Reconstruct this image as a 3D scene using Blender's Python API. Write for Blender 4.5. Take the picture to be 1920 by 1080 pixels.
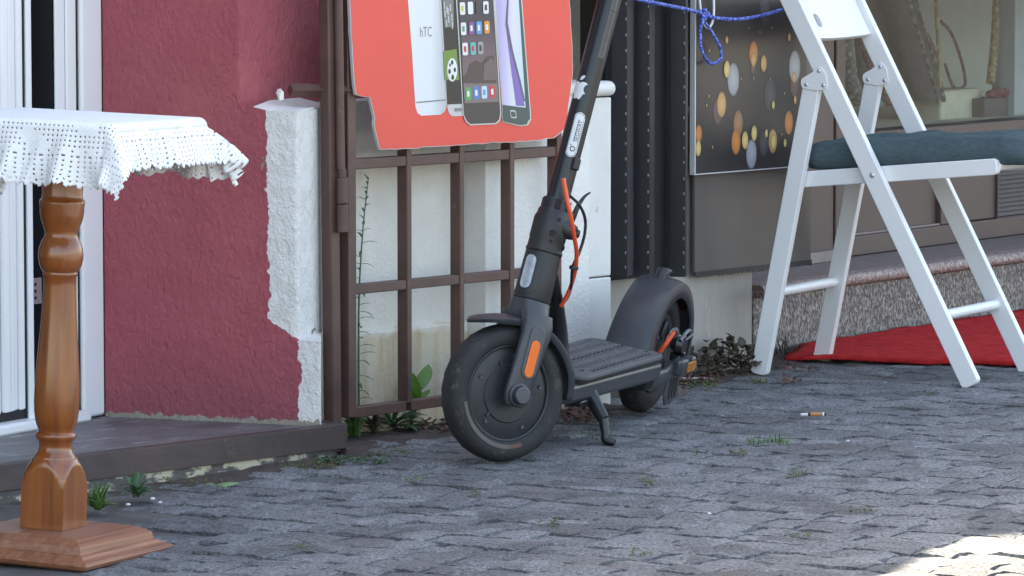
import bpy, bmesh, math, random
from mathutils import Vector, Matrix, noise
random.seed(7)
R = math.radians
PI = math.pi
scene = bpy.context.scene
for o in list(bpy.data.objects):
    bpy.data.objects.remove(o)

# ------------------------------------------------------------------ camera
CAM_H = 1.018
PITCH = math.atan(679 / 8000)
cam_d = bpy.data.cameras.new('camera')
cam_d.sensor_width = 36.0
cam_d.lens = 150.0
cam_d.clip_start = 0.1
cam_d.clip_end = 600
cam = bpy.data.objects.new('camera', cam_d)
scene.collection.objects.link(cam)
cam.location = (0, 0, CAM_H)
cam.rotation_euler = (PI / 2 - PITCH, 0, 0)
scene.camera = cam
# ------------------------------------------------------------------ world, sun, exposure
SUN_EL = 62.0
SUN_AZ = (-0.766, 0.643)          # horizontal direction towards the sun: over the roof of the shops
world = bpy.data.worlds.new('World')
scene.world = world
world.use_nodes = True
wn = world.node_tree
for n in list(wn.nodes):
    wn.nodes.remove(n)
sky = wn.nodes.new('ShaderNodeTexSky')
sky.sky_type = 'NISHITA'
sky.sun_disc = False
sky.sun_elevation = R(SUN_EL)
sky.sun_rotation = math.atan2(SUN_AZ[0], SUN_AZ[1])
sky.air_density = 1.0
sky.dust_density = 2.5
sky.ozone_density = 1.0
bg = wn.nodes.new('ShaderNodeBackground')
bg.inputs['Strength'].default_value = 0.13
wo = wn.nodes.new('ShaderNodeOutputWorld')
wn.links.new(sky.outputs[0], bg.inputs[0])
wn.links.new(bg.outputs[0], wo.inputs[0])
sun_d = bpy.data.lights.new('sun', 'SUN')
sun_d.energy = 4.0
sun_d.angle = R(0.5)
sun_d.color = (1.0, 0.95, 0.87)
sun = bpy.data.objects.new('sun', sun_d)
scene.collection.objects.link(sun)
sdir = Vector((SUN_AZ[0] * math.cos(R(SUN_EL)), SUN_AZ[1] * math.cos(R(SUN_EL)), math.sin(R(SUN_EL))))
sun.rotation_euler = sdir.to_track_quat('Z', 'Y').to_euler()
sun.location = (-4, 6, 9)
vs = scene.view_settings
vs.view_transform = 'Standard'
vs.look = 'None'
vs.gamma = 1.0
vs.use_curve_mapping = False
vs.exposure = 2.65
vs.use_white_balance = True
vs.white_balance_temperature = 7900
vs.white_balance_tint = 8

# ------------------------------------------------------------------ measuring helpers
FPX = 8000.0
CV = Vector((0, 0, CAM_H))
FW = Vector((0, math.cos(PITCH), -math.sin(PITCH)))
UP = Vector((0, math.sin(PITCH), math.cos(PITCH)))

def ray(u, v):
    return FW + Vector((1, 0, 0)) * ((u - 960) / FPX) + UP * ((540 - v) / FPX)

def ground(u, v, z=0.0):
    d = ray(u, v)
    return CV + d * ((z - CAM_H) / d.z)

def frame(o, deg):
    return Matrix.Translation(Vector((o[0], o[1], 0))) @ Matrix.Rotation(R(deg), 4, 'Z')

def loc(u, v, M, y=0.0):
    """survey point on the vertical plane local-y = y of frame M"""
    I = M.inverted()
    c = I @ CV
    d = I.to_3x3() @ ray(u, v)
    t = (y - c.y) / d.y
    return c + d * t

def proj(p):
    q = Vector(p) - CV
    w = q.dot(FW)
    return 960 + FPX * q.x / w, 540 - FPX * q.dot(UP) / w

# ------------------------------------------------------------------ materials
MATS = {}

def nd(nt, t, **kw):
    n = nt.nodes.new(t)
    for k, v in kw.items():
        setattr(n, k, v)
    return n

def mat(name, c1, c2=None, rough=0.6, nscale=8.0, bump=0.0, bscale=60.0, metal=0.0, bdist=0.01,
        stretch=None, c3=None, c3_at=0.62, spec=0.5, detail=6.0, b2=0.0, b2scale=300.0, coat=0.0):
    """object-space procedural material: two-tone noise, optional spots of a third tone, two relief scales"""
    m = bpy.data.materials.new(name)
    m.use_nodes = True
    nt = m.node_tree
    b = nt.nodes['Principled BSDF']
    b.inputs['Roughness'].default_value = rough
    b.inputs['Metallic'].default_value = metal
    b.inputs['Specular IOR Level'].default_value = spec
    b.inputs['Coat Weight'].default_value = coat
    tc = nd(nt, 'ShaderNodeTexCoord')
    mp = nd(nt, 'ShaderNodeMapping')
    nt.links.new(tc.outputs['Object'], mp.inputs[0])
    if stretch:
        mp.inputs['Scale'].default_value = stretch
    c2 = c2 or tuple(x * 0.86 for x in c1)
    nz = nd(nt, 'ShaderNodeTexNoise')
    nz.inputs['Scale'].default_value = nscale
    nz.inputs['Detail'].default_value = detail
    nz.inputs['Roughness'].default_value = 0.6
    nt.links.new(mp.outputs[0], nz.inputs[0])
    rp = nd(nt, 'ShaderNodeValToRGB')
    rp.color_ramp.elements[0].position = 0.33
    rp.color_ramp.elements[1].position = 0.68
    rp.color_ramp.elements[0].color = (*c2, 1)
    rp.color_ramp.elements[1].color = (*c1, 1)
    nt.links.new(nz.outputs[0], rp.inputs[0])
    col = rp.outputs[0]
    if c3:
        n3 = nd(nt, 'ShaderNodeTexNoise')
        n3.inputs['Scale'].default_value = nscale * 1.7
        n3.inputs['Detail'].default_value = 8
        n3.inputs['Roughness'].default_value = 0.7
        nt.links.new(mp.outputs[0], n3.inputs[0])
        r3 = nd(nt, 'ShaderNodeValToRGB')
        r3.color_ramp.elements[0].position = c3_at
        r3.color_ramp.elements[1].position = c3_at + 0.05
        nt.links.new(n3.outputs[0], r3.inputs[0])
        mx = nd(nt, 'ShaderNodeMix', data_type='RGBA')
        nt.links.new(r3.outputs[0], mx.inputs[0])
        nt.links.new(col, mx.inputs[6])
        mx.inputs[7].default_value = (*c3, 1)
        col = mx.outputs[2]
    nt.links.new(col, b.inputs['Base Color'])
    last = None
    for s, sc in ((bump, bscale), (b2, b2scale)):
        if s > 0:
            n2 = nd(nt, 'ShaderNodeTexNoise')
            n2.inputs['Scale'].default_value = sc
            n2.inputs['Detail'].default_value = 4
            nt.links.new(mp.outputs[0], n2.inputs[0])
            bp = nd(nt, 'ShaderNodeBump')
            bp.inputs['Strength'].default_value = s
            bp.inputs['Distance'].default_value = bdist
            nt.links.new(n2.outputs[0], bp.inputs['Height'])
            if last:
                nt.links.new(last.outputs[0], bp.inputs['Normal'])
            last = bp
    if last:
        nt.links.new(last.outputs[0], b.inputs['Normal'])
    MATS[name] = m
    return m

# ------------------------------------------------------------------ mesh builder
COL = scene.collection

class MB:
    def __init__(s):
        s.v = []
        s.f = []

    def add(s, vs_, fs):
        n = len(s.v)
        s.v += [Vector(p) for p in vs_]
        s.f += [tuple(i + n for i in q) for q in fs]
        return n

    def box(s, lo, hi, M=None):
        x0, y0, z0 = lo
        x1, y1, z1 = hi
        p = [Vector(q) for q in ((x0, y0, z0), (x1, y0, z0), (x1, y1, z0), (x0, y1, z0),
                                 (x0, y0, z1), (x1, y0, z1), (x1, y1, z1), (x0, y1, z1))]
        if M:
            p = [M @ q for q in p]
        s.add(p, [(3, 2, 1, 0), (4, 5, 6, 7), (0, 1, 5, 4), (1, 2, 6, 5), (2, 3, 7, 6), (3, 0, 4, 7)])
        return s

    def prism(s, poly, z0, z1, M=None):
        """plan polygon (x,y) raised from z0 to z1"""
        n = len(poly)
        p = [Vector((a, b, z0)) for a, b in poly] + [Vector((a, b, z1)) for a, b in poly]
        if M:
            p = [M @ q for q in p]
        s.add(p, [tuple(range(n - 1, -1, -1)), tuple(range(n, 2 * n))] +
              [(i, (i + 1) % n, n + (i + 1) % n, n + i) for i in range(n)])
        return s

    def plate(s, poly, y0, y1, M=None):
        """upright outline (x,z) with thickness y0..y1 (y0 = front)"""
        n = len(poly)
        p = [Vector((a, y0, b)) for a, b in poly] + [Vector((a, y1, b)) for a, b in poly]
        if M:
            p = [M @ q for q in p]
        s.add(p, [tuple(range(n)), tuple(range(2 * n - 1, n - 1, -1))] +
              [((i + 1) % n, i, n + i, n + (i + 1) % n) for i in range(n)])
        return s

    def tube(s, pts, rad, seg=10, cap=True, flat=1.0):
        pts = [Vector(p) for p in pts]
        n = len(pts)
        rad = [rad] * n if not hasattr(rad, '__len__') else rad
        base = len(s.v)
        ref = None
        for i, p in enumerate(pts):
            t = (pts[min(i + 1, n - 1)] - pts[max(i - 1, 0)]).normalized()
            if ref is None:
                ref = Vector((0, 0, 1)) if abs(t.z) < 0.9 else Vector((1, 0, 0))
            a = (ref - t * ref.dot(t)).normalized()
            ref = a
            b = t.cross(a)
            for k in range(seg):
                an = 2 * PI * k / seg
                s.v.append(p + (a * math.cos(an) + b * math.sin(an) * flat) * rad[i])
        for i in range(n - 1):
            for k in range(seg):
                k2 = (k + 1) % seg
                s.f.append((base + i * seg + k, base + i * seg + k2, base + (i + 1) * seg + k2, base + (i + 1) * seg + k))
        if cap:
            s.f.append(tuple(base + k for k in range(seg - 1, -1, -1)))
            s.f.append(tuple(base + (n - 1) * seg + k for k in range(seg)))
        return s

    def lathe(s, prof, seg=32, axis='Z', c=(0, 0, 0), a0=0.0, a1=2 * PI, closed=False):
        """profile of (r, h) turned about an axis through c"""
        full = abs(a1 - a0 - 2 * PI) < 1e-6
        m = seg if full else seg + 1
        base = len(s.v)
        c = Vector(c)
        for (r, h) in prof:
            for k in range(m):
                an = a0 + (a1 - a0) * k / seg
                x, y = r * math.cos(an), r * math.sin(an)
                if axis == 'Z':
                    q = Vector((x, y, h))
                elif axis == 'Y':
                    q = Vector((x, h, y))
                else:
                    q = Vector((h, x, y))
                s.v.append(c + q)
        n = len(prof)
        rows = n if closed else n - 1
        for i in range(rows):
            j = (i + 1) % n
            for k in range(seg):
                k2 = (k + 1) % m
                s.f.append((base + i * m + k, base + i * m + k2, base + j * m + k2, base + j * m + k))
        return s

    def loft(s, secs, seg=16, cap=True, power=2.0):
        """superellipse sections (centre, axis a, axis b, half a, half b)"""
        base = len(s.v)
        for (c, a, b, ha, hb) in secs:
            c, a, b = Vector(c), Vector(a).normalized(), Vector(b).normalized()
            for k in range(seg):
                an = 2 * PI * k / seg
                ca, sa = math.cos(an), math.sin(an)
                x = math.copysign(abs(ca) ** (2 / power), ca) * ha
                y = math.copysign(abs(sa) ** (2 / power), sa) * hb
                s.v.append(c + a * x + b * y)
        n = len(secs)
        for i in range(n - 1):
            for k in range(seg):
                k2 = (k + 1) % seg
                s.f.append((base + i * seg + k, base + i * seg + k2, base + (i + 1) * seg + k2, base + (i + 1) * seg + k))
        if cap:
            s.f.append(tuple(base + k for k in range(seg - 1, -1, -1)))
            s.f.append(tuple(base + (n - 1) * seg + k for k in range(seg)))
        return s

    def ball(s, c, r, seg=10, rings=6, sc=(1, 1, 1)):
        c = Vector(c)
        base = len(s.v)
        for i in range(rings + 1):
            th = PI * i / rings
            for k in range(seg):
                an = 2 * PI * k / seg
                s.v.append(c + Vector((math.sin(th) * math.cos(an) * r * sc[0], math.sin(th) * math.sin(an) * r * sc[1], math.cos(th) * r * sc[2])))
        for i in range(rings):
            for k in range(seg):
                k2 = (k + 1) % seg
                s.f.append((base + i * seg + k, base + (i + 1) * seg + k, base + (i + 1) * seg + k2, base + i * seg + k2))
        return s

    def leaf(s, base, d, length, width, droop=0.5, n=5, shape=1.0, fold=0.25, side=None):
        """a leaf blade: two half-blades folded along the midrib"""
        p = Vector(base)
        d = Vector(d).normalized()
        sd = side if side is not None else d.cross(Vector((0, 0, 1)))
        if sd.length < 1e-3:
            sd = Vector((1, 0, 0))
        sd = sd.normalized()
        b0 = len(s.v)
        for i in range(n + 1):
            t = i / n
            w = width * 0.5 * math.sin(PI * min(1, (0.06 + 0.94 * t)) ** shape) ** 0.8 if i < n else 0.0004
            upv = sd.cross(d).normalized()
            s.v += [p - sd * w + upv * w * fold, p.copy(), p + sd * w + upv * w * fold]
            p = p + d * (length / n)
            d = (d + Vector((0, 0, -droop / n))).normalized()
        for i in range(n):
            q = b0 + i * 3
            s.f += [(q, q + 1, q + 4, q + 3), (q + 1, q + 2, q + 5, q + 4)]
        return s

    def xform(s, M, start=0):
        for i in range(start, len(s.v)):
            s.v[i] = M @ s.v[i]
        return s

    def build(s, name, m, parent=None, bevel=0.0, smooth=True, solid=0.0, segs=2, subsurf=0, recalc=True, angle=35):
        me = bpy.data.meshes.new(name)
        me.from_pydata([tuple(p) for p in s.v], [], s.f)
        if recalc:
            bm = bmesh.new()
            bm.from_mesh(me)
            bmesh.ops.recalc_face_normals(bm, faces=bm.faces)
            bm.to_mesh(me)
            bm.free()
        me.materials.append(m)
        o = bpy.data.objects.new(name, me)
        COL.objects.link(o)
        if parent:
            o.parent = parent
        if smooth:
            me.shade_smooth()
            me.set_sharp_from_angle(angle=R(angle))
        if solid:
            md = o.modifiers.new('solid', 'SOLIDIFY')
            md.thickness = solid
            md.offset = 0
        if bevel:
            md = o.modifiers.new('bevel', 'BEVEL')
            md.width = bevel
            md.segments = segs
            md.limit_method = 'ANGLE'
            md.angle_limit = R(40)
            md.harden_normals = False
        if subsurf:
            md = o.modifiers.new('sub', 'SUBSURF')
            md.levels = md.render_levels = subsurf
        return o

def tag(o, label, cat=None, group=None, kind=None):
    if label:
        o['label'] = label
    if cat:
        o['category'] = cat
    if group:
        o['group'] = group
    if kind:
        o['kind'] = kind
    return o

def thing(name, M, label, cat, group=None):
    o = bpy.data.objects.new(name, None)
    o.empty_display_size = 0.05
    COL.objects.link(o)
    o.matrix_world = M
    return tag(o, label, cat, group)

def text_mesh(txt, size):
    cu = bpy.data.curves.new('t', 'FONT')
    cu.body = txt
    cu.size = size
    cu.align_x = 'CENTER'
    cu.align_y = 'CENTER'
    cu.resolution_u = 3
    ob = bpy.data.objects.new('t', cu)
    COL.objects.link(ob)
    dg = bpy.context.evaluated_depsgraph_get()
    dg.update()
    me = bpy.data.meshes.new_from_object(ob.evaluated_get(dg))
    vs_ = [v.co.copy() for v in me.vertices]
    fs = [tuple(p.vertices) for p in me.polygons]
    bpy.data.objects.remove(ob)
    bpy.data.meshes.remove(me)
    return vs_, fs

def jit(a):
    return random.uniform(-a, a)

# ------------------------------------------------------------------ shared materials
M_white_plaster = mat('white_plaster', (0.82, 0.80, 0.76), (0.72, 0.70, 0.66), 0.92, 7, bump=0.6, bscale=130, bdist=0.004, b2=0.4, b2scale=320)
M_smooth_plaster = mat('smooth_white_wall', (0.72, 0.71, 0.68), (0.62, 0.61, 0.57), 0.85, 6, bump=0.15, bscale=60, bdist=0.004, c3=(0.42, 0.38, 0.31), c3_at=0.66)
M_red_shade = mat('maroon_paint_shaded', (0.27, 0.07, 0.10), (0.22, 0.055, 0.08), 0.9, 6, bump=0.5, bscale=90, bdist=0.006)  # same red as the pier, the niche's shade put into the colour
M_iron = mat('brown_iron_paint', (0.120, 0.062, 0.048), (0.082, 0.042, 0.034), 0.5, 14, bump=0.4, bscale=90, bdist=0.002, c3=(0.17, 0.10, 0.08), c3_at=0.66)
M_soil = mat('soil', (0.088, 0.062, 0.054), (0.048, 0.036, 0.033), 1.0, 16, bump=0.9, bscale=120, bdist=0.008, c3=(0.12, 0.09, 0.07), c3_at=0.64)
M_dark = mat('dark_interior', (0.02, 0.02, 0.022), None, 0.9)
M_pvc = mat('white_pvc', (0.80, 0.81, 0.82), (0.76, 0.77, 0.78), 0.35, 5)
M_brown = mat('brown_aluminium', (0.105, 0.068, 0.060), (0.088, 0.056, 0.050), 0.45, 6, bump=0.08, bscale=40, bdist=0.002)
M_green = mat('leaf_green', (0.10, 0.20, 0.045), (0.055, 0.12, 0.028), 0.55, 30, bump=0.2, bscale=80, bdist=0.002)
M_green2 = mat('leaf_bluegreen', (0.07, 0.16, 0.075), (0.045, 0.10, 0.045), 0.55, 30)
M_dry = mat('dry_leaf', (0.20, 0.105, 0.085), (0.11, 0.055, 0.05), 0.8, 40, c3=(0.26, 0.19, 0.12), c3_at=0.6)
M_rusty = mat('dark_weed_leaf', (0.085, 0.075, 0.045), (0.06, 0.04, 0.032), 0.6, 40)
M_moss = mat('moss', (0.13, 0.15, 0.045), (0.08, 0.10, 0.03), 0.9, 60)

def sett_material():
    m = bpy.data.materials.new('blue_grey_stone')
    m.use_nodes = True
    nt = m.node_tree
    b = nt.nodes['Principled BSDF']
    b.inputs['Roughness'].default_value = 0.78
    b.inputs['Specular IOR Level'].default_value = 0.35
    g = nd(nt, 'ShaderNodeNewGeometry')
    oi = nd(nt, 'ShaderNodeObjectInfo')
    n1 = nd(nt, 'ShaderNodeTexNoise')
    n1.inputs['Scale'].default_value = 9
    n1.inputs['Detail'].default_value = 8
    n1.inputs['Roughness'].default_value = 0.65
    n2 = nd(nt, 'ShaderNodeTexNoise')
    n2.inputs['Scale'].default_value = 170
    n2.inputs['Detail'].default_value = 6
    n2.inputs['Roughness'].default_value = 0.7
    n3 = nd(nt, 'ShaderNodeTexNoise')
    n3.inputs['Scale'].default_value = 3.2
    n3.inputs['Detail'].default_value = 5
    for n in (n1, n2, n3):
        nt.links.new(g.outputs['Position'], n.inputs[0])
    r1 = nd(nt, 'ShaderNodeValToRGB')
    e = r1.color_ramp.elements
    e[0].position, e[0].color = 0.30, (0.130, 0.135, 0.141, 1)
    e[1].position, e[1].color = 0.72, (0.222, 0.229, 0.237, 1)
    nt.links.new(n1.outputs[0], r1.inputs[0])
    r2 = nd(nt, 'ShaderNodeValToRGB')
    e = r2.color_ramp.elements
    e[0].position, e[0].color = 0.38, (0.42, 0.42, 0.44, 1)
    e[1].position, e[1].color = 0.64, (1.55, 1.54, 1.54, 1)
    nt.links.new(n2.outputs[0], r2.inputs[0])
    mx = nd(nt, 'ShaderNodeMix', data_type='RGBA', blend_type='MULTIPLY')
    mx.inputs[0].default_value = 1.0
    nt.links.new(r1.outputs[0], mx.inputs[6])
    nt.links.new(r2.outputs[0], mx.inputs[7])
    vo = nd(nt, 'ShaderNodeTexVoronoi')
    vo.inputs['Scale'].default_value = 8.5
    nt.links.new(g.outputs['Position'], vo.inputs[0])
    sc_ = nd(nt, 'ShaderNodeSeparateColor')
    nt.links.new(vo.outputs['Color'], sc_.inputs[0])
    mr_ = nd(nt, 'ShaderNodeMapRange')
    nt.links.new(sc_.outputs[0], mr_.inputs[0])
    mr_.inputs[3].default_value = 0.72
    mr_.inputs[4].default_value = 1.25
    mxv = nd(nt, 'ShaderNodeMix', data_type='RGBA', blend_type='MULTIPLY')
    mxv.inputs[0].default_value = 1.0
    nt.links.new(mx.outputs[2], mxv.inputs[6])
    nt.links.new(mr_.outputs[0], mxv.inputs[7])
    mx = mxv
    # brownish dirt in patches
    r3 = nd(nt, 'ShaderNodeValToRGB')
    r3.color_ramp.elements[0].position = 0.56
    r3.color_ramp.elements[1].position = 0.74
    r3.color_ramp.elements[1].color = (0.6, 0.6, 0.6, 1)
    nt.links.new(n3.outputs[0], r3.inputs[0])
    mx2 = nd(nt, 'ShaderNodeMix', data_type='RGBA')
    nt.links.new(r3.outputs[0], mx2.inputs[0])
    nt.links.new(mx.outputs[2], mx2.inputs[6])
    mx2.inputs[7].default_value = (0.125, 0.108, 0.098, 1)
    nt.links.new(mx2.outputs[2], b.inputs['Base Color'])
    bp = nd(nt, 'ShaderNodeBump')
    bp.inputs['Strength'].default_value = 0.85
    bp.inputs['Distance'].default_value = 0.006
    nt.links.new(n2.outputs[0], bp.inputs['Height'])
    n4 = nd(nt, 'ShaderNodeTexNoise')
    n4.inputs['Scale'].default_value = 38
    n4.inputs['Detail'].default_value = 5
    nt.links.new(g.outputs['Position'], n4.inputs[0])
    bp2 = nd(nt, 'ShaderNodeBump')
    bp2.inputs['Strength'].default_value = 0.7
    bp2.inputs['Distance'].default_value = 0.014
    nt.links.new(n4.outputs[0], bp2.inputs['Height'])
    nt.links.new(bp2.outputs[0], bp.inputs['Normal'])
    nt.links.new(bp.outputs[0], b.inputs['Normal'])
    return m

M_sett = sett_material()

# ------------------------------------------------------------------ frames along the street
W = frame((-0.336, 8.335), 50)            # gate plane, local y goes into the wall
RF = frame((-0.412, 8.183), -21.5)        # red pier face
DF = frame((-0.802, 8.337), 60)           # white door
BF = frame((0.555, 9.808), 52)            # sheet-metal panel / beige base wall
GF = frame((0.669, 10.244), 55)           # granite step
SF = frame((0.821, 10.918), 56)           # shop front
I4 = Matrix.Identity(4)

# ------------------------------------------------------------------ ground
gm = MB()
gm.add([(-150, -100, -0.011), (150, -100, -0.011), (150, 250, -0.011), (-150, 250, -0.011)], [(0, 1, 2, 3)])
g_o = tag(gm.build('ground', mat('joint_soil', (0.13, 0.125, 0.122), (0.065, 0.056, 0.052), 1.0, 9, bump=0.6, bscale=90, bdist=0.006), smooth=False, recalc=False), 'dark soil showing in the joints of the stone paving', kind='structure')

# setts: rough stones in rows square to the shop fronts
PF = frame((0, 8), 59)
PFI = PF.inverted()

def sett_mesh(k):
    rnd = random.Random(100 + k)
    n = 4
    mb = MB()
    sx, sy = 0.5, 0.5
    for j in range(n + 1):
        for i in range(n + 1):
            x, y = -sx + i / n, -sy + j / n
            edge = (i in (0, n)) + (j in (0, n))
            z = rnd.uniform(-0.0017, 0.0020) - 0.0024 * edge
            jx = rnd.uniform(-0.06, 0.06)
            jy = rnd.uniform(-0.06, 0.06)
            if edge:
                jx = rnd.uniform(-0.018, 0.010) * (1 if x < 0 else -1) * -1
                jy = rnd.uniform(-0.018, 0.010) * (1 if y < 0 else -1) * -1
            mb.v.append(Vector((x + jx, y + jy, z)))
    for j in range(n):
        for i in range(n):
            a = j * (n + 1) + i
            mb.f.append((a, a + 1, a + n + 2, a + n + 1))
    ring = [i for i in range(n + 1)] + [j * (n + 1) + n for j in range(1, n + 1)] + \
           [n * (n + 1) + i for i in range(n - 1, -1, -1)] + [j * (n + 1) for j in range(n - 1, 0, -1)]
    b0 = len(mb.v)
    for r_ in ring:
        p = mb.v[r_]
        mb.v.append(Vector((p.x * 1.02, p.y * 1.02, -0.035)))
    L = len(ring)
    for i in range(L):
        mb.f.append((ring[(i + 1) % L], ring[i], b0 + i, b0 + (i + 1) % L))
    return mb

SETTS = [sett_mesh(k) for k in range(14)]
sett_me = []
for k, mb in enumerate(SETTS):
    me = bpy.data.meshes.new('sett')
    me.from_pydata([tuple(p) for p in mb.v], [], mb.f)
    me.materials.append(M_sett)
    me.shade_smooth()
    me.set_sharp_from_angle(angle=R(50))
    sett_me.append(me)

STEP_D = Vector((math.cos(R(47)), math.sin(R(47)), 0))
STEP_P = Vector((-0.329, 8.166, 0))

def in_street(p, m=0.0):
    q = W.inverted() @ p
    if q.y > -0.015 - m and q.x < 0.9:
        return False
    # doorstep
    n = Vector((STEP_D.y, -STEP_D.x, 0))
    if p.x < -0.3 and (p - STEP_P).dot(n) < 0.075 + m:
        return False
    q = BF.inverted() @ p
    if q.y > -0.02 - m and -0.8 < q.x < 0.03:
        return False
    q = GF.inverted() @ p
    if q.y > -0.01 - m and q.x > -0.2:
        return False
    q = W.inverted() @ p
    return q.y < 0.6

pavement = tag(bpy.data.objects.new('pavement', None), 'street paved with rough blue grey stone setts', kind='structure')
COL.objects.link(pavement)
cells = []
rs = random.Random(5)
yy = -7.0
while yy < 4.6:                       # rows run along local -y.. i.e. across the street; step along the street
    h_ = rs.uniform(0.070, 0.104)
    xx = -7.0 + rs.uniform(0, 0.1)
    while xx < 5.0:
        w_ = rs.uniform(0.068, 0.125)
        c = PF @ Vector((yy + h_ / 2 + jit(0.005), xx + w_ / 2, 0))
        if in_street(c) and -5 < c.x < 6 and 3.2 < c.y < 13:
            cells.append((c, h_, w_))
        xx += w_
    yy += h_

def sett_matrix(c, h_, w_, r_):
    gap = r_.uniform(-0.001, 0.006)
    z = r_.uniform(-0.0032, 0.0022)
    if c.x < -0.45:
        z -= min(0.014, (-0.45 - c.x) * 0.05)
    return (Matrix.Translation((c.x, c.y, z)) @ Matrix.Rotation(R(59 + r_.uniform(-2.2, 2.2)), 4, 'Z') @
            Matrix.Rotation(R(r_.uniform(-0.8, 0.8)), 4, 'X') @ Matrix.Rotation(R(r_.uniform(-0.8, 0.8)), 4, 'Y') @
            Matrix.Diagonal((h_ - gap, w_ - gap, 1, 1)))

vis = []
for c in cells:
    u, v = proj(c[0])
    if -40 < u < 1960 and 640 < v < 1120:
        vis.append((c[0].y, c))
vis.sort(key=lambda t: t[0])
near = set(id(c) for _, c in vis[:300])
rest = MB()
rr = random.Random(11)
for c in cells:
    Mx = sett_matrix(*c, rr)
    k = rr.randrange(len(SETTS))
    if id(c) in near:
        o = bpy.data.objects.new('sett', sett_me[k])
        COL.objects.link(o)
        o.parent = pavement
        o.matrix_local = Mx
    else:
        rest.add([Mx @ p for p in SETTS[k].v], SETTS[k].f)
ro = rest.build('far_setts', M_sett, pavement, recalc=False, angle=50)
ro['kind'] = 'stuff'

# soil gutter along the doorstep, gate and walls
def strip(name, pts, w0, w1, label, z=0.0, amp=0.006, m=None):
    mb = MB()
    pts = [Vector((*p, 0)) for p in pts]
    fine = []
    for a, b in zip(pts[:-1], pts[1:]):
        n = max(2, int((b - a).length / 0.02))
        fine += [a.lerp(b, i / n) for i in range(n)]
    fine.append(pts[-1])
    ns = 9
    for i, p in enumerate(fine):
        t = (fine[min(i + 1, len(fine) - 1)] - fine[max(i - 1, 0)]).normalized()
        nn = Vector((t.y, -t.x, 0))
        for j in range(ns):
            f = j / (ns - 1)
            w = -w0 + (w0 + w1) * f
            q = p + nn * (w + 0.03 * f * noise.noise(p * 9))
            zz = z + amp * noise.noise(q * 26) + 0.5 * amp * noise.noise(q * 70) - 0.016 * max(0, f - 0.6) / 0.4
            if q.x < -0.45:
                zz -= min(0.014, (-0.45 - q.x) * 0.05)
            mb.v.append(Vector((q.x, q.y, zz)))
    for i in range(len(fine) - 1):
        for j in range(ns - 1):
            a = i * ns + j
            mb.f.append((a, a + 1, a + ns + 1, a + ns))
    return tag(mb.build(name, m or M_soil, angle=180), label, kind='structure')

sp = [STEP_P + STEP_D * s for s in (-1.6, -0.9, -0.4, -0.02)]
wp = [W @ Vector((s, 0.02, 0)) for s in (0.02, 0.3, 0.6, 0.9)]
strip('soil_gutter', [(p.x, p.y) for p in sp] + [(p.x, p.y) for p in wp], 0.07, 0.14,
      'strip of brown soil along the foot of the doorstep and gate', z=0.002)
bp_ = [BF @ Vector((s, 0.0, 0)) for s in (-0.75, -0.3, 0.05)]
gp_ = [GF @ Vector((s, 0.0, 0)) for s in (-0.05, 0.3)]
strip('soil_bed', [(p.x, p.y) for p in bp_] + [(p.x, p.y) for p in gp_], 0.05, 0.13,
      'bed of brown soil at the foot of the beige wall', z=0.004)

# ------------------------------------------------------------------ building shell
building = thing('shop_building', frame((-0.336, 8.335), 50), 'low shop building with maroon and white rendered walls behind the scooter', 'building')

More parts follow.
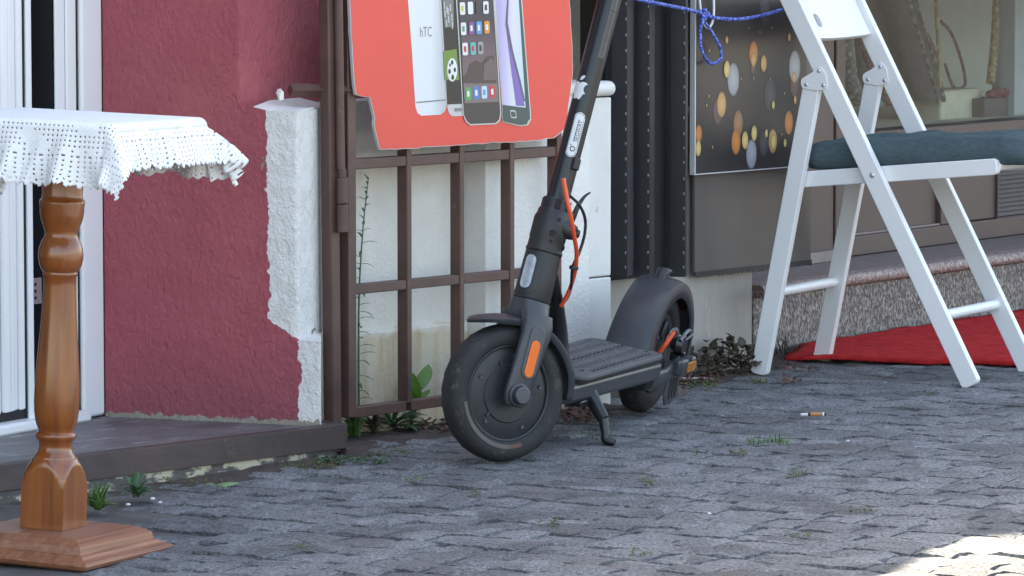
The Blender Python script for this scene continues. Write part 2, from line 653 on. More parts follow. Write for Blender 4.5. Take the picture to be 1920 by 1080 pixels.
def red_material():
    """maroon stucco in the pier frame, broken away to white render at its edge"""
    m = bpy.data.materials.new('maroon_stucco')
    m.use_nodes = True
    nt = m.node_tree
    b = nt.nodes['Principled BSDF']
    b.inputs['Roughness'].default_value = 0.9
    b.inputs['Specular IOR Level'].default_value = 0.3
    tc = nd(nt, 'ShaderNodeTexCoord')
    sp_ = nd(nt, 'ShaderNodeSeparateXYZ')
    nt.links.new(tc.outputs['Object'], sp_.inputs[0])

    def math_(op, a, b_=None, c=None):
        n = nd(nt, 'ShaderNodeMath', operation=op)
        for i, x in enumerate((a, b_, c)):
            if x is None:
                continue
            if isinstance(x, (int, float)):
                n.inputs[i].default_value = x
            else:
                nt.links.new(x, n.inputs[i])
        return n.outputs[0]

    def noise_(sc, det=5, rough=0.6):
        n = nd(nt, 'ShaderNodeTexNoise')
        n.inputs['Scale'].default_value = sc
        n.inputs['Detail'].default_value = det
        n.inputs['Roughness'].default_value = rough
        nt.links.new(tc.outputs['Object'], n.inputs[0])
        return n.outputs[0]
    X, Y, Z = sp_.outputs
    wob = math_('MULTIPLY', math_('SUBTRACT', noise_(45, 5), 0.5), 0.028)
    wob2 = math_('MULTIPLY', math_('SUBTRACT', noise_(9, 2), 0.5), 0.03)
    xs = math_('ADD', math_('ADD', X, wob), wob2)
    # edge of the paint: at -0.062 above the plinth, at 0.0 on the plinth, slanting between
    step = nd(nt, 'ShaderNodeMapRange')
    nt.links.new(Z, step.inputs[0])
    step.inputs[1].default_value = 0.222
    step.inputs[2].default_value = 0.262
    step.inputs[3].default_value = 0.0
    step.inputs[4].default_value = -0.064
    white = math_('GREATER_THAN', xs, step.outputs[0])
    top = math_('LESS_THAN', Z, 0.6685)
    white = math_('MULTIPLY', white, top)
    side = math_('MULTIPLY', math_('GREATER_THAN', Y, 0.006), top)
    # ledge: white where the top of the middle tier shows
    white = math_('MAXIMUM', white, side)
    # bare foot of the wall
    foot = math_('LESS_THAN', math_('ADD', Z, math_('MULTIPLY', wob, 1.2)), 0.0665)
    # small chips
    chips = math_('GREATER_THAN', noise_(21, 6, 0.75), 0.745)
    chips = math_('MULTIPLY', chips, math_('LESS_THAN', Z, 0.45))
    n1 = noise_(5, 6)
    r1 = nd(nt, 'ShaderNodeValToRGB')
    e = r1.color_ramp.elements
    e[0].position, e[0].color = 0.3, (0.350, 0.078, 0.098, 1)
    e[1].position, e[1].color = 0.7, (0.42, 0.105, 0.125, 1)
    nt.links.new(n1, r1.inputs[0])
    fade = nd(nt, 'ShaderNodeValToRGB')
    fade.color_ramp.elements[0].position = 0.50
    fade.color_ramp.elements[1].position = 0.80
    nt.links.new(noise_(3.1, 5, 0.65), fade.inputs[0])
    smear = nd(nt, 'ShaderNodeMapRange')
    nt.links.new(math_('ADD', Z, math_('MULTIPLY', noise_(7, 6, 0.7), 0.22)), smear.inputs[0])
    smear.inputs[1].default_value = 0.32
    smear.inputs[2].default_value = 0.16
    smear.inputs[4].default_value = 0.75
    r2 = nd(nt, 'ShaderNodeValToRGB')
    e = r2.color_ramp.elements
    e[0].position, e[0].color = 0.3, (0.70, 0.68, 0.65, 1)
    e[1].position, e[1].color = 0.7, (0.84, 0.82, 0.79, 1)
    nt.links.new(noise_(30, 6), r2.inputs[0])

    def mixc(f, a, c):
        mx = nd(nt, 'ShaderNodeMix', data_type='RGBA')
        nt.links.new(f, mx.inputs[0])
        for s_, x in ((6, a), (7, c)):
            if isinstance(x, tuple):
                mx.inputs[s_].default_value = x
            else:
                nt.links.new(x, mx.inputs[s_])
        return mx.outputs[2]
    redc = mixc(math_('MULTIPLY', fade.outputs[0], 0.7), r1.outputs[0], (0.44, 0.135, 0.12, 1))
    redc = mixc(smear.outputs[0], redc, (0.25, 0.075, 0.098, 1))
    specks = math_('GREATER_THAN', noise_(60, 4, 0.7), 0.74)
    redc = mixc(math_('MULTIPLY', specks, 0.35), redc, (0.5, 0.3, 0.28, 1))
    col = mixc(white, redc, r2.outputs[0])
    # grey bare mortar next to the paint edge
    near_e = math_('LESS_THAN', math_('ABSOLUTE', math_('SUBTRACT', xs, step.outputs[0])), 0.011)
    bare = math_('MULTIPLY', near_e, math_('GREATER_THAN', noise_(13, 3), 0.62))
    bare = math_('MULTIPLY', bare, top)
    col = mixc(bare, col, (0.27, 0.26, 0.22, 1))
    col = mixc(chips, col, (0.40, 0.26, 0.16, 1))
    col = mixc(math_('MULTIPLY', foot, math_('SUBTRACT', 1.0, side)), col, (0.30, 0.27, 0.22, 1))
    nt.links.new(col, b.inputs['Base Color'])
    # trowelled relief: ridges drawn at a slant
    mp = nd(nt, 'ShaderNodeMapping')
    nt.links.new(tc.outputs['Object'], mp.inputs[0])
    mp.inputs['Rotation'].default_value = (0, R(-38), 0)
    mp.inputs['Scale'].default_value = (95, 95, 52)
    nb = nd(nt, 'ShaderNodeTexNoise')
    nb.inputs['Scale'].default_value = 1.0
    nb.inputs['Detail'].default_value = 5
    nb.inputs['Roughness'].default_value = 0.6
    nb.inputs['Distortion'].default_value = 0.6
    nt.links.new(mp.outputs[0], nb.inputs[0])
    rel = math_('ADD', nb.outputs[0], math_('MULTIPLY', noise_(170, 3), math_('ADD', math_('MULTIPLY', white, 0.45), 0.14)))
    rel = math_('ADD', rel, math_('MULTIPLY', white, -0.35))
    rel = math_('ADD', rel, math_('MULTIPLY', noise_(11, 3), 1.5))
    bp = nd(nt, 'ShaderNodeBump')
    bp.inputs['Strength'].default_value = 0.9
    bp.inputs['Distance'].default_value = 0.009
    nt.links.new(rel, bp.inputs['Height'])
    nt.links.new(bp.outputs[0], b.inputs['Normal'])
    return m

M_red = red_material()
pier_M = building.matrix_world.inverted() @ RF

def rounded(poly, idx, r, n=5):
    out = []
    L = len(poly)
    for i, p in enumerate(poly):
        if i != idx:
            out.append(p)
            continue
        a, b, c = Vector(poly[i - 1]), Vector(p), Vector(poly[(i + 1) % L])
        p0 = b + (a - b).normalized() * r
        p1 = b + (c - b).normalized() * r
        for k in range(n + 1):
            t = k / n
            q = p0 * (1 - t) ** 2 + b * 2 * t * (1 - t) + p1 * t * t
            out.append((q.x, q.y))
    return out

RL = (-0.416, 0.0)
def ldir(deg, d):
    return (math.cos(R(deg)) * d, math.sin(R(deg)) * d)
pier = MB()
a_ = ldir(114, 0.16)
pier.prism(rounded([RL, (0.048, 0), (0.048 + a_[0], a_[1]), (-0.416, 0.30)], 1, 0.006), 0.0, 0.222)
o_ = pier.build('plinth', M_red, building, angle=40)
o_.matrix_local = pier_M
mid = MB()
a_ = ldir(100, 0.285)
mid.prism(rounded([RL, (0.001, 0.001), (0.001 + a_[0], a_[1]), (-0.416, 0.30)], 1, 0.012), 0.222, 0.662)
o_ = mid.build('pier_middle', M_red, building, angle=40)
o_.matrix_local = pier_M
rw_ = MB().plate([(-0.135, 0.6621), (-0.056, 0.6621), (-0.109, 0.6755), (-0.135, 0.679)], 0.0012, 0.06)
o_ = rw_.build('ledge_cheek', M_red, building, smooth=False)
o_.matrix_local = pier_M
lg = MB()
lg.v = [Vector(p) for p in ((-0.092, 0.0008, 0.6715), (-0.056, 0.0008, 0.6635), (0.0, 0.0014, 0.6630), (-0.05, 0.24, 0.668), (-0.135, 0.24, 0.686),
                            (-0.092, 0.0008, 0.6702), (-0.056, 0.0008, 0.6622), (0.0, 0.0014, 0.6622), (-0.05, 0.24, 0.6622), (-0.135, 0.24, 0.6622))]
lg.f = [(0, 1, 2, 3, 4), (0, 5, 6, 1), (1, 6, 7, 2), (2, 7, 8, 3), (3, 8, 9, 4), (4, 9, 5, 0), (9, 8, 7, 6, 5)]
o_ = lg.build('sloped_ledge', M_white_plaster, building, smooth=False)
o_.matrix_local = pier_M
upm = MB()
a_ = ldir(86, 0.85)
upm.prism(rounded([RL, (-0.121, 0.002), (-0.121 + a_[0], a_[1]), (-0.38, 0.85)], 1, 0.008), 0.662, 2.875)
o_ = upm.build('pier_upper', M_red, building, angle=40)
o_.matrix_local = pier_M

# white low wall behind the gate (street frame W)
sC = loc(872, 450, W, 0.115).x
sD = loc(911, 450, W, 0.05).x
sE = loc(1106, 450, W, 0.05).x
sF = loc(1146, 450, W, 0.056).x

def stained_material():
    m = mat('stained_white_render', (0.80, 0.77, 0.71), (0.70, 0.67, 0.61), 0.92, 9, bump=0.6, bscale=120, bdist=0.004, b2=0.4, b2scale=300)
    nt = m.node_tree
    b = nt.nodes['Principled BSDF']
    src = b.inputs['Base Color'].links[0].from_socket
    tc = nd(nt, 'ShaderNodeTexCoord')
    s_ = nd(nt, 'ShaderNodeSeparateXYZ')
    nt.links.new(tc.outputs['Object'], s_.inputs[0])
    n = nd(nt, 'ShaderNodeTexNoise')
    n.inputs['Scale'].default_value = 14
    n.inputs['Detail'].default_value = 5
    nt.links.new(tc.outputs['Object'], n.inputs[0])
    ma = nd(nt, 'ShaderNodeMath', operation='MULTIPLY_ADD')
    nt.links.new(n.outputs[0], ma.inputs[0])
    ma.inputs[1].default_value = 0.09
    nt.links.new(s_.outputs[2], ma.inputs[2])
    r = nd(nt, 'ShaderNodeMapRange')
    nt.links.new(ma.outputs[0], r.inputs[0])
    r.inputs[1].default_value = 0.245
    r.inputs[2].default_value = 0.225
    # yellowish water stain with vertical runs below the plinth line
    mp = nd(nt, 'ShaderNodeMapping')
    mp.inputs['Scale'].default_value = (26, 26, 3)
    nt.links.new(tc.outputs['Object'], mp.inputs[0])
    n2 = nd(nt, 'ShaderNodeTexNoise')
    n2.inputs['Scale'].default_value = 1
    n2.inputs['Detail'].default_value = 4
    nt.links.new(mp.outputs[0], n2.inputs[0])
    cr = nd(nt, 'ShaderNodeValToRGB')
    e = cr.color_ramp.elements
    e[0].position, e[0].color = 0.42, (0.62, 0.53, 0.38, 1)
    e[1].position, e[1].color = 0.74, (0.44, 0.27, 0.10, 1)
    nt.links.new(n2.outputs[0], cr.inputs[0])
    fa = nd(nt, 'ShaderNodeMath', operation='MULTIPLY')
    fa.inputs[1].default_value = 0.85
    nt.links.new(r.outputs[0], fa.inputs[0])
    mx = nd(nt, 'ShaderNodeMix', data_type='RGBA')
    nt.links.new(fa.outputs[0], mx.inputs[0])
    nt.links.new(src, mx.inputs[6])
    nt.links.new(cr.outputs[0], mx.inputs[7])
    nt.links.new(mx.outputs[2], b.inputs['Base Color'])
    return m

M_stain = stained_material()
lw = MB()
lw.box((-0.02, 0.115, 0.205), (sC, 0.34, 0.668))
lw.build('low_wall', M_stain, building)
lp = MB()
lp.box((-0.02, 0.103, -0.03), (sC, 0.34, 0.205))
lp.build('low_wall_plinth', M_stain, building, bevel=0.006)
pr_ = MB()
pr_.box((sC, 0.05 + 0.0, -0.03), (sE, 0.34, 0.668))
pr_.v[0] = Vector((sD, 0.05, -0.03)); pr_.v[4] = Vector((sD, 0.05, 0.668))
pr_.v[3] = Vector((sC + 0.002, 0.34, -0.03)); pr_.v[7] = Vector((sC + 0.002, 0.34, 0.668))
n0 = pr_.add([(sC + 0.001, 0.118, -0.03), (sC + 0.001, 0.118, 0.668)], [])
pr_.f = [(0, 1, 5, 4), (1, 2, 6, 5), (2, 3, 7, 6), (3, n0, n0 + 1, 7), (n0, 0, 4, n0 + 1), (4, 5, 6, 7, n0 + 1), (3, 2, 1, 0, n0)]
pr_.build('white_pier', M_white_plaster, building, bevel=0.003)
zj = loc(1125, 520, W, 0.056).z
for (z0, z1) in ((-0.03, zj - 0.0015), (zj + 0.0015, 0.655)):
    q = MB().box((sE + 0.003, 0.056, z0), (sF, 0.34, z1))
    q.build('smooth_pier', M_smooth_plaster, building, bevel=0.003)
q = MB()
cp = []
for k in range(9):
    an = -PI / 2 - PI * k / 8
    cp.append((0.056 + 0.012 + math.cos(an) * 0.018 - 0.008, 0.674 + math.sin(an) * 0.016))
poly = cp + [(0.34, 0.690), (0.34, 0.658)]
q.v = [Vector((x, y, z)) for x in (sD + 0.02, sF - 0.004) for (y, z) in poly]
n_ = len(poly)
q.f = [tuple(range(n_)), tuple(range(2 * n_ - 1, n_ - 1, -1))] + [((i + 1) % n_, i, n_ + i, n_ + (i + 1) % n_) for i in range(n_)]
q.build('wall_cap', M_smooth_plaster, building)
# dark niche above the low wall
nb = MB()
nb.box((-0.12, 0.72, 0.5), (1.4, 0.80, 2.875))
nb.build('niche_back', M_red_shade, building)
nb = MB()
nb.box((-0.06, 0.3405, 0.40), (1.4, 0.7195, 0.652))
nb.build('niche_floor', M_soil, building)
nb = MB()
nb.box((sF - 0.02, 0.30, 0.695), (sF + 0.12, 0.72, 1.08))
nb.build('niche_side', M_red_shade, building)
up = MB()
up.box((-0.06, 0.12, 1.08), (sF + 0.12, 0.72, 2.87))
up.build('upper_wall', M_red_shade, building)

# walls and roof that stand above and beside the picture
sh = MB()
sh.box((sF + 0.121, 0.42, 0.9), (6.0, 0.6, 2.87))
sh.build('shop_upper_wall', M_white_plaster, building)
# roof: unseen, added to block the sun; outline shaped from the street's shade edge
HR = 3.0
shift = Vector((-SUN_AZ[0], -SUN_AZ[1], 0)) * (HR / math.tan(R(SUN_EL)))
def shade_to_roof(u, v):
    p = ground(u, v) - shift
    return W.inverted() @ p
e0 = shade_to_roof(1650, 1080)
e1 = shade_to_roof(1815, 1003)
e2 = shade_to_roof(1960, 994)
ed = (e1 - e0).normalized()
eL = e0 - ed * 6.0
poly = [(eL.x, max(eL.y, -1.9)), (e0.x, e0.y), (e1.x, e1.y), (e1.x + 0.012, e1.y - 0.02), (e2.x, e2.y),
        (e2.x + (e2.x - e1.x) * 3, e2.y + (e2.y - e1.y) * 3), (7, -0.1), (7, 5.0), (-6, 5.0), (-6, 0.0)]
rf = MB().prism(poly, HR - 0.12, HR)
rf.build('shade_roof', M_brown, building, smooth=False)
bw = MB()
bw.box((-6, 4.6, 0), (7, 4.9, HR - 0.13))
bw.box((-6, 0.6, 0), (-5.7, 4.59, HR - 0.13))
bw.box((6.7, 0.6, 0), (7, 4.59, HR - 0.13))
bw.build('rear_walls', M_white_plaster, building, smooth=False)

# beige base wall under the sheet panel
M_beige = mat('beige_render', (0.40, 0.36, 0.32), (0.32, 0.29, 0.26), 0.9, 9, bump=0.2, bscale=60, bdist=0.004, stretch=(1, 1, 0.35), c3=(0.46, 0.42, 0.38), c3_at=0.63)
sB0 = loc(1150, 600, BF).x
q = MB().box((sB0 - 0.25, 0.0, -0.03), (0.0, 0.42, 0.6))
q_ = q.build('base_wall', M_beige, building, bevel=0.004)
q_.matrix_local = building.matrix_world.inverted() @ BF

# ------------------------------------------------------------------ doorstep
SFm = Matrix.Translation((STEP_P.x, STEP_P.y, 0)) @ Matrix.Rotation(R(47), 4, 'Z')
step = thing('doorstep', SFm, 'low grey doorstep with a brown iron edge below the white door', 'doorstep')
M_stepslab = mat('worn_grey_screed', (0.165, 0.16, 0.163), (0.085, 0.076, 0.078), 0.5, 7, bump=0.3, bscale=60, bdist=0.004, stretch=(1, 3.5, 1), c3=(0.27, 0.265, 0.275), c3_at=0.58)
M_riser = mat('flaking_riser', (0.115, 0.105, 0.10), (0.078, 0.068, 0.064), 0.9, 12, bump=0.5, bscale=60, bdist=0.006, stretch=(0.5, 1, 1), c3=(0.50, 0.45, 0.33), c3_at=0.505)
L_ = 2.0
q = MB().prism([(-L_, 0.028), (0.008, 0.028), (0.03, 0.12), (-0.02, 0.62), (-L_, 0.9)], -0.03, 0.0575)
q.build('slab', M_stepslab, step, smooth=False)
q = MB().box((-L_, 0.006, -0.05), (-0.006, 0.03, 0.016))
q.build('riser', M_riser, step)
q = MB()
q.v = [Vector((x, y, z)) for x in (-L_, 0.012) for (y, z) in ((0, 0.014), (0, 0.0605), (0.032, 0.0605), (0.032, 0.058), (0.004, 0.058), (0.004, 0.014))]
q.f = [tuple(range(6)), tuple(range(11, 5, -1))] + [((i + 1) % 6, i, 6 + i, 6 + (i + 1) % 6) for i in range(6)]
M_edge = mat('worn_edge_iron', (0.085, 0.056, 0.049), (0.050, 0.036, 0.034), 0.6, 9, bump=0.4, bscale=70, bdist=0.003, stretch=(0.6, 1, 1), c3=(0.12, 0.10, 0.095), c3_at=0.64)
q.build('edge_iron', M_edge, step, bevel=0.0008)
q = MB().box((0.0125, 0.0, -0.002), (0.0165, 0.1, 0.0615))
q.build('end_plate', M_edge, step, bevel=0.0008)

# ------------------------------------------------------------------ white door
door = thing('white_door', DF @ Matrix.Translation((0, 0, 0.06)), 'open white plastic door and frame beside the maroon wall', 'door')
H = 2.05
def prof(name, s0, s1, y0, y1, m, z0=0.0, z1=H, bev=0.003):
    return MB().box((s0, y0, z0), (s1, y1, z1)).build(name, m, door, bevel=bev)
prof('jamb', -0.070, 0.0, -0.004, 0.010, M_pvc, bev=0.006)
prof('gasket', -0.077, -0.0705, 0.006, 0.012, M_dark)
prof('jamb', -0.110, -0.0775, 0.003, 0.010, M_pvc, bev=0.006)
prof('jamb', -0.142, -0.1105, 0.006, 0.012, M_pvc, bev=0.003)
prof('leaf_edge', -0.243, -0.226, 0.0, 0.008, M_pvc)
prof('gasket', -0.249, -0.2435, 0.004, 0.010, M_dark)
for s0, s1, y0 in ((-0.268, -0.2495, 0.004), (-0.284, -0.2685, 0.008), (-0.300, -0.2845, 0.003), (-0.322, -0.3005, 0.0)):
    prof('leaf_stile', s0, s1, y0, y0 + 0.012, M_pvc, z0=0.035, bev=0.004)
prof('leaf_panel', -0.62, -0.3225, 0.008, 0.03, M_pvc, z0=0.03)
prof('leaf_foot', -0.62, -0.2495, 0.006, 0.05, M_dark, z0=0.018, z1=0.0345)
prof('threshold', -0.75, -0.0775, -0.028, 0.10, M_pvc, z0=-0.004, z1=0.0175, bev=0.006)
sk = prof('strike_plate', -0.2255, -0.196, 0.004, 0.008, mat('steel', (0.5, 0.5, 0.52), None, 0.35, metal=0.8), z0=0.235, z1=0.285, bev=0.001)
for zz in (0.247, 0.260, 0.273):
    MB().lathe([(0.0, 0.0030), (0.0035, 0.0030), (0.0035, 0.0045)], 10, 'Y', (-0.217, 0, zz)).build('screw', M_dark, sk)
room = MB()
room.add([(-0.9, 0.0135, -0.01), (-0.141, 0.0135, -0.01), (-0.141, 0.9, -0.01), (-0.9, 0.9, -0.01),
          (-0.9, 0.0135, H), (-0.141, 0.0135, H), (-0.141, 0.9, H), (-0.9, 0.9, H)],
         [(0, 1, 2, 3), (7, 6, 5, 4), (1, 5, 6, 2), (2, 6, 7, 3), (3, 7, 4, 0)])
room.build('room_behind', M_dark, door, smooth=False, recalc=False)  # near-black walls put the unlit room's shade into the colour
MB().box((-0.8, 0.0, H), (0.02, 0.10, H + 0.07)).build('head', M_pvc, door, bevel=0.004)

# ------------------------------------------------------------------ iron gate post and gate
post = thing('gate_post', W, 'brown iron gate post at the end of the doorstep', 'post')
s0 = loc(622, 540, W).x
q = MB()
lean = 0.012
for z_ in (-0.03, 1.25):
    dx = -lean * (z_ - 0.25)
    q.v += [Vector((s0 + dx, 0, z_)), Vector((s0 + dx + 0.027, 0, z_)), Vector((s0 + dx + 0.027, 0.026, z_)), Vector((s0 + dx, 0.026, z_))]
q.f = [(3, 2, 1, 0), (4, 5, 6, 7), (0, 1, 5, 4), (1, 2, 6, 5), (2, 3, 7, 6), (3, 0, 4, 7)]
q.build('post_tube', M_iron, post, bevel=0.003)
zt, zm, zb = loc(628, 322, W, -0.008).z, loc(628, 383, W, -0.008).z, loc(628, 436, W, -0.008).z
hx = s0 + 0.0195
MB().tube([(hx, -0.011, zb), (hx, -0.011, zm - 0.001)], 0.0115, 14).build('hinge_knuckle', M_iron, post, bevel=0.001)
MB().tube([(hx, -0.011, zm + 0.001), (hx, -0.011, zt - 0.012)], 0.0115, 14).build('hinge_knuckle', M_iron, post, bevel=0.001)
MB().tube([(hx, -0.011, zt - 0.012), (hx, -0.011, zt + 0.005)], 0.0085, 12).build('hinge_pin', M_iron, post, bevel=0.001)
MB().tube([(hx - 0.001, -0.008, zt + 0.005), (hx - 0.009, -0.006, 1.2)], 0.0088, 12).build('hinge_rod', M_iron, post)
zr0 = 0.700
rodp = [W.inverted() @ (RF @ Vector(p)) for p in ((-0.060, 0.10, 0.700), (0.02, 0.20, 0.696))]
q = MB()
a_, b_ = rodp
q.tube([a_, b_], 0.013, 4)
q.build('tie_bar', M_iron, post)
q = MB()
pb = W.inverted() @ (RF @ Vector((-0.070, 0.075, 0.692)))
q.ball(pb, 0.0095, 7, 5, (0.7, 0.9, 1.2))
for _p in q.v:
    _p += Vector((jit(0.002), jit(0.002), jit(0.002)))
q.build('mortar_lump', M_white_plaster, post)

gate = thing('iron_gate', W, 'brown iron grid gate leaning open behind the scooter', 'gate')
sg = loc(652, 540, W).x
def bar(name, x0, x1, y0, y1, z0, z1):
    return MB().box((x0, y0, z0), (x1, y1, z1)).build(name, M_iron, gate, bevel=0.0018)
bar('stile', sg, sg + 0.024, -0.002, 0.024, 0.052, 1.10)
vx = [loc(763, 600, W).x, loc(862, 600, W).x, loc(956, 400, W).x]
GEND = loc(1043, 500, W).x
for x in vx:
    for (z0, z1) in ((0.0725, 0.2945), (0.3145, 0.5405), (0.5635, 0.79), (0.81, 1.08)):
        pass
    bar('upright', x, x + 0.0145, -0.001, 0.026, 0.0665, 1.0805)
bar('stile', GEND, GEND + 0.016, -0.002, 0.026, 0.052, 1.10)
for (z0, z1) in ((0.050, 0.071), (0.2945, 0.314), (0.541, 0.562), (0.79, 0.81), (1.08, 1.10)):
    xs_ = [sg + 0.024] + [t for x in vx for t in (x, x + 0.0145)] + [GEND]
    for a, b in zip(xs_[0::2], xs_[1::2]):
        bar('rail', a + 0.0002, b - 0.0002, 0.0006, 0.0235, z0, z1)

# ------------------------------------------------------------------ red phone poster
PY = -0.014
def flat_mat(name, c, rough=0.35):
    return MATS.get(name) or mat(name, c, tuple(x * 0.94 for x in c), rough, 6)
poster = thing('phone_poster', W, 'torn red board with four pictured phones hung on the gate', 'poster')
outl = [(655, -60), (656, 0), (660, 80), (665, 160), (668, 178), (680, 181), (694, 183), (697, 195), (703, 222), (702, 235), (708, 262), (713, 281),
        (760, 279), (820, 275), (880, 271), (950, 267), (1010, 264), (1040, 259), (1062, 240), (1075, 130), (1072, 60), (1066, -60)]
pts = []
for i, (u, v) in enumerate(outl):
    p = loc(u, v, W, PY)
    pts.append((p.x, p.z))
dense = []
for a, b in zip(pts, pts[1:] + pts[:1]):
    n = max(1, int((Vector(a) - Vector(b)).length / 0.018))
    for i in range(n):
        t = i / n
        x, z = a[0] + (b[0] - a[0]) * t, a[1] + (b[1] - a[1]) * t
        k = 0.0016 if 0 < i else 0
        dense.append((x + jit(k), z + jit(k)))
M_cardboard = mat('board_edge', (0.66, 0.60, 0.60), None, 0.9)
MB().plate(dense, PY + 0.0008, PY + 0.0075).build('board', M_cardboard, poster, smooth=False)
cx = sum(p[0] for p in dense) / len(dense)
cz = sum(p[1] for p in dense) / len(dense)
M_posterred = mat('poster_red', (0.80, 0.080, 0.060), (0.74, 0.072, 0.055), 0.32, 3, bump=0.12, bscale=9, bdist=0.01, c3=(0.80, 0.12, 0.10), c3_at=0.68)
ins = [(cx + (x - cx) * 0.9935, cz + (z - cz) * 0.992) for x, z in dense]
MB().plate(ins, PY, PY + 0.0007).build('red_print', M_posterred, poster, smooth=False)

def printed(name, px, m, lay, parent=None):
    y = PY - 0.0004 * lay
    poly = [(lambda p: (p.x, p.z))(loc(u, v, W, y)) for u, v in px]
    return MB().plate(poly, y, y + 0.0003).build(name, m, parent or poster, smooth=False)

def grad_mat(name, c1, c2, axis='X', lo=0.0, hi=1.0, cm=None, rough=0.35):
    m = bpy.data.materials.new(name)
    m.use_nodes = True
    nt = m.node_tree
    b = nt.nodes['Principled BSDF']
    b.inputs['Roughness'].default_value = rough
    tc = nd(nt, 'ShaderNodeTexCoord')
    s_ = nd(nt, 'ShaderNodeSeparateXYZ')
    nt.links.new(tc.outputs['Object'], s_.inputs[0])
    mr = nd(nt, 'ShaderNodeMapRange')
    nt.links.new(s_.outputs['XYZ'.index(axis)], mr.inputs[0])
    mr.inputs[1].default_value = lo
    mr.inputs[2].default_value = hi
    cr = nd(nt, 'ShaderNodeValToRGB')
    cr.color_ramp.elements[0].color = (*c1, 1)
    cr.color_ramp.elements[1].color = (*c2, 1)
    if cm:
        e = cr.color_ramp.elements.new(0.5)
        e.color = (*cm, 1)
    nt.links.new(mr.outputs[0], cr.inputs[0])
    nt.links.new(cr.outputs[0], b.inputs['Base Color'])
    return m

def sx(u, v=100):
    return loc(u, v, W, PY).x
def sz(u, v):
    return loc(u, v, W, PY).z
def rpoly(quad, r=0.25, n=4):
    """round the corners of a quad given in survey pixels"""
    out = []
    for i in range(4):
        a, b, c = Vector(quad[i - 1]), Vector(quad[i]), Vector(quad[(i + 1) % 4])
        p0 = b + (a - b) * r * min(1, 1)
        p1 = b + (c - b) * r * ((a - b).length / max(1e-6, (c - b).length) if (a - b).length < (c - b).length else 1)
        p0 = b + (a - b) * r * ((c - b).length / (a - b).length if (c - b).length < (a - b).length else 1)
        for k in range(n + 1):
            t = k / n
            q = p0 * (1 - t) ** 2 + b * 2 * t * (1 - t) + p1 * t * t
            out.append((q.x, q.y))
    return out

M_pwhite = grad_mat('print_silver_phone', (0.72, 0.74, 0.76), (0.40, 0.41, 0.43), 'X', sx(775), sx(842), (0.70, 0.72, 0.74))
P_black = flat_mat('print_black', (0.022, 0.021, 0.022), 0.3)
P_char = flat_mat('print_charcoal', (0.055, 0.047, 0.05), 0.3)
P_silver = flat_mat('print_silver', (0.55, 0.55, 0.52))
P_grey = flat_mat('print_grey', (0.24, 0.22, 0.22))
P_white = flat_mat('print_white', (0.78, 0.78, 0.78))
p1 = printed('silver_phone', [(764, -40), (765, 0), (772, 90), (779, 200), (783, 212), (790, 217), (826, 215), (834, 209), (838, 196), (830, 90), (824, 0), (821, -40)], M_pwhite, 1)
printed('phone_seam', [(781, 191), (836, 186), (836, 188.5), (781, 193.5)], P_grey, 2, p1)
vs_, fs_ = text_mesh('hTC', 1.0)
a0 = loc(787, 61, W, PY)
a1 = loc(809, 61, W, PY)
q = MB()
xs2 = [v.x for v in vs_]
wtx = (a1.x - a0.x) / (max(xs2) - min(xs2))
htx = (sz(798, 52) - sz(798, 71)) / (max(v.y for v in vs_) - min(v.y for v in vs_))
q.add([((a0.x + a1.x) / 2 + v.x * wtx, PY - 0.0009, a0.z + v.y * htx) for v in vs_], fs_)
q.build('lettering', P_grey, p1, smooth=False)
p2 = printed('white_bezel_phone', [(823, -40), (824, 0), (839, 203), (842, 213), (848, 218), (875, 217), (885, 100), (860, -40)], P_silver, 2)
printed('screen', [(827, -40), (828, 0), (839, 196), (880, 194), (870, 0), (868, -40)], P_black, 3, p2)
printed('grey_photo', [(830, -40), (830, 3), (834, 52), (851, 50), (850, 2), (848, -40)], flat_mat('print_photo', (0.20, 0.20, 0.20)), 4, p2)
for k in range(9):
    u0 = 832 + (k * 7) % 17
    v0 = 4 + (k * 11) % 40
    printed('photo_light', [(u0, v0), (u0 + 2, v0), (u0 + 2.6, v0 + 13), (u0 + 0.7, v0 + 13)], P_silver, 5, p2)
printed('field', [(831, 96), (856, 92), (861, 150), (834, 150)], flat_mat('print_field', (0.17, 0.27, 0.06)), 4, p2)
ball = []
for k in range(16):
    an = 2 * PI * k / 16
    ball.append((848 + 9.5 * math.cos(an), 131 + 22 * math.sin(an)))
bo = printed('football', ball, P_white, 5, p2)
for du, dv, s_ in ((0, -14, 1), (-5, 3, 1.1), (5, 0, 1), (1, 14, 1.2), (-4, -9, 0.7)):
    printed('football_patch', [(848 + du + 2.4 * s_ * math.cos(a), 131 + dv + 5 * s_ * math.sin(a)) for a in (0.3, 1.6, 2.9, 4.1, 5.3)], P_black, 6, bo)
printed('button', [(852, 203), (866, 202), (866, 208), (853, 209)], P_grey, 4, p2)
p3 = printed('black_phone', [(853, -40), (855, 0), (868, 214), (873, 228), (881, 235), (930, 233), (938, 226), (940, 212), (927, 0), (925, -40)], P_silver, 5)
printed('front', [(855.5, -40), (857.5, 0), (870, 214), (875, 226), (882, 232.5), (929, 230.5), (936, 224), (938, 211), (925, 0), (923, -40)], P_char, 6, p3)
M_p3 = grad_mat('print_dusk_screen', (0.20, 0.14, 0.14), (0.055, 0.045, 0.06), 'Z', sz(900, 160), sz(900, 40), (0.16, 0.10, 0.12))
printed('screen', [(859, -40), (861, 0), (871, 194), (935, 191), (923, 0), (920, -40)], M_p3, 7, p3)
printed('rocks', [(868, 156), (868, 145), (876, 135), (880, 120), (892, 113), (903, 118), (912, 106), (926, 104), (931, 156)], flat_mat('print_rock', (0.085, 0.055, 0.055)), 8, p3)
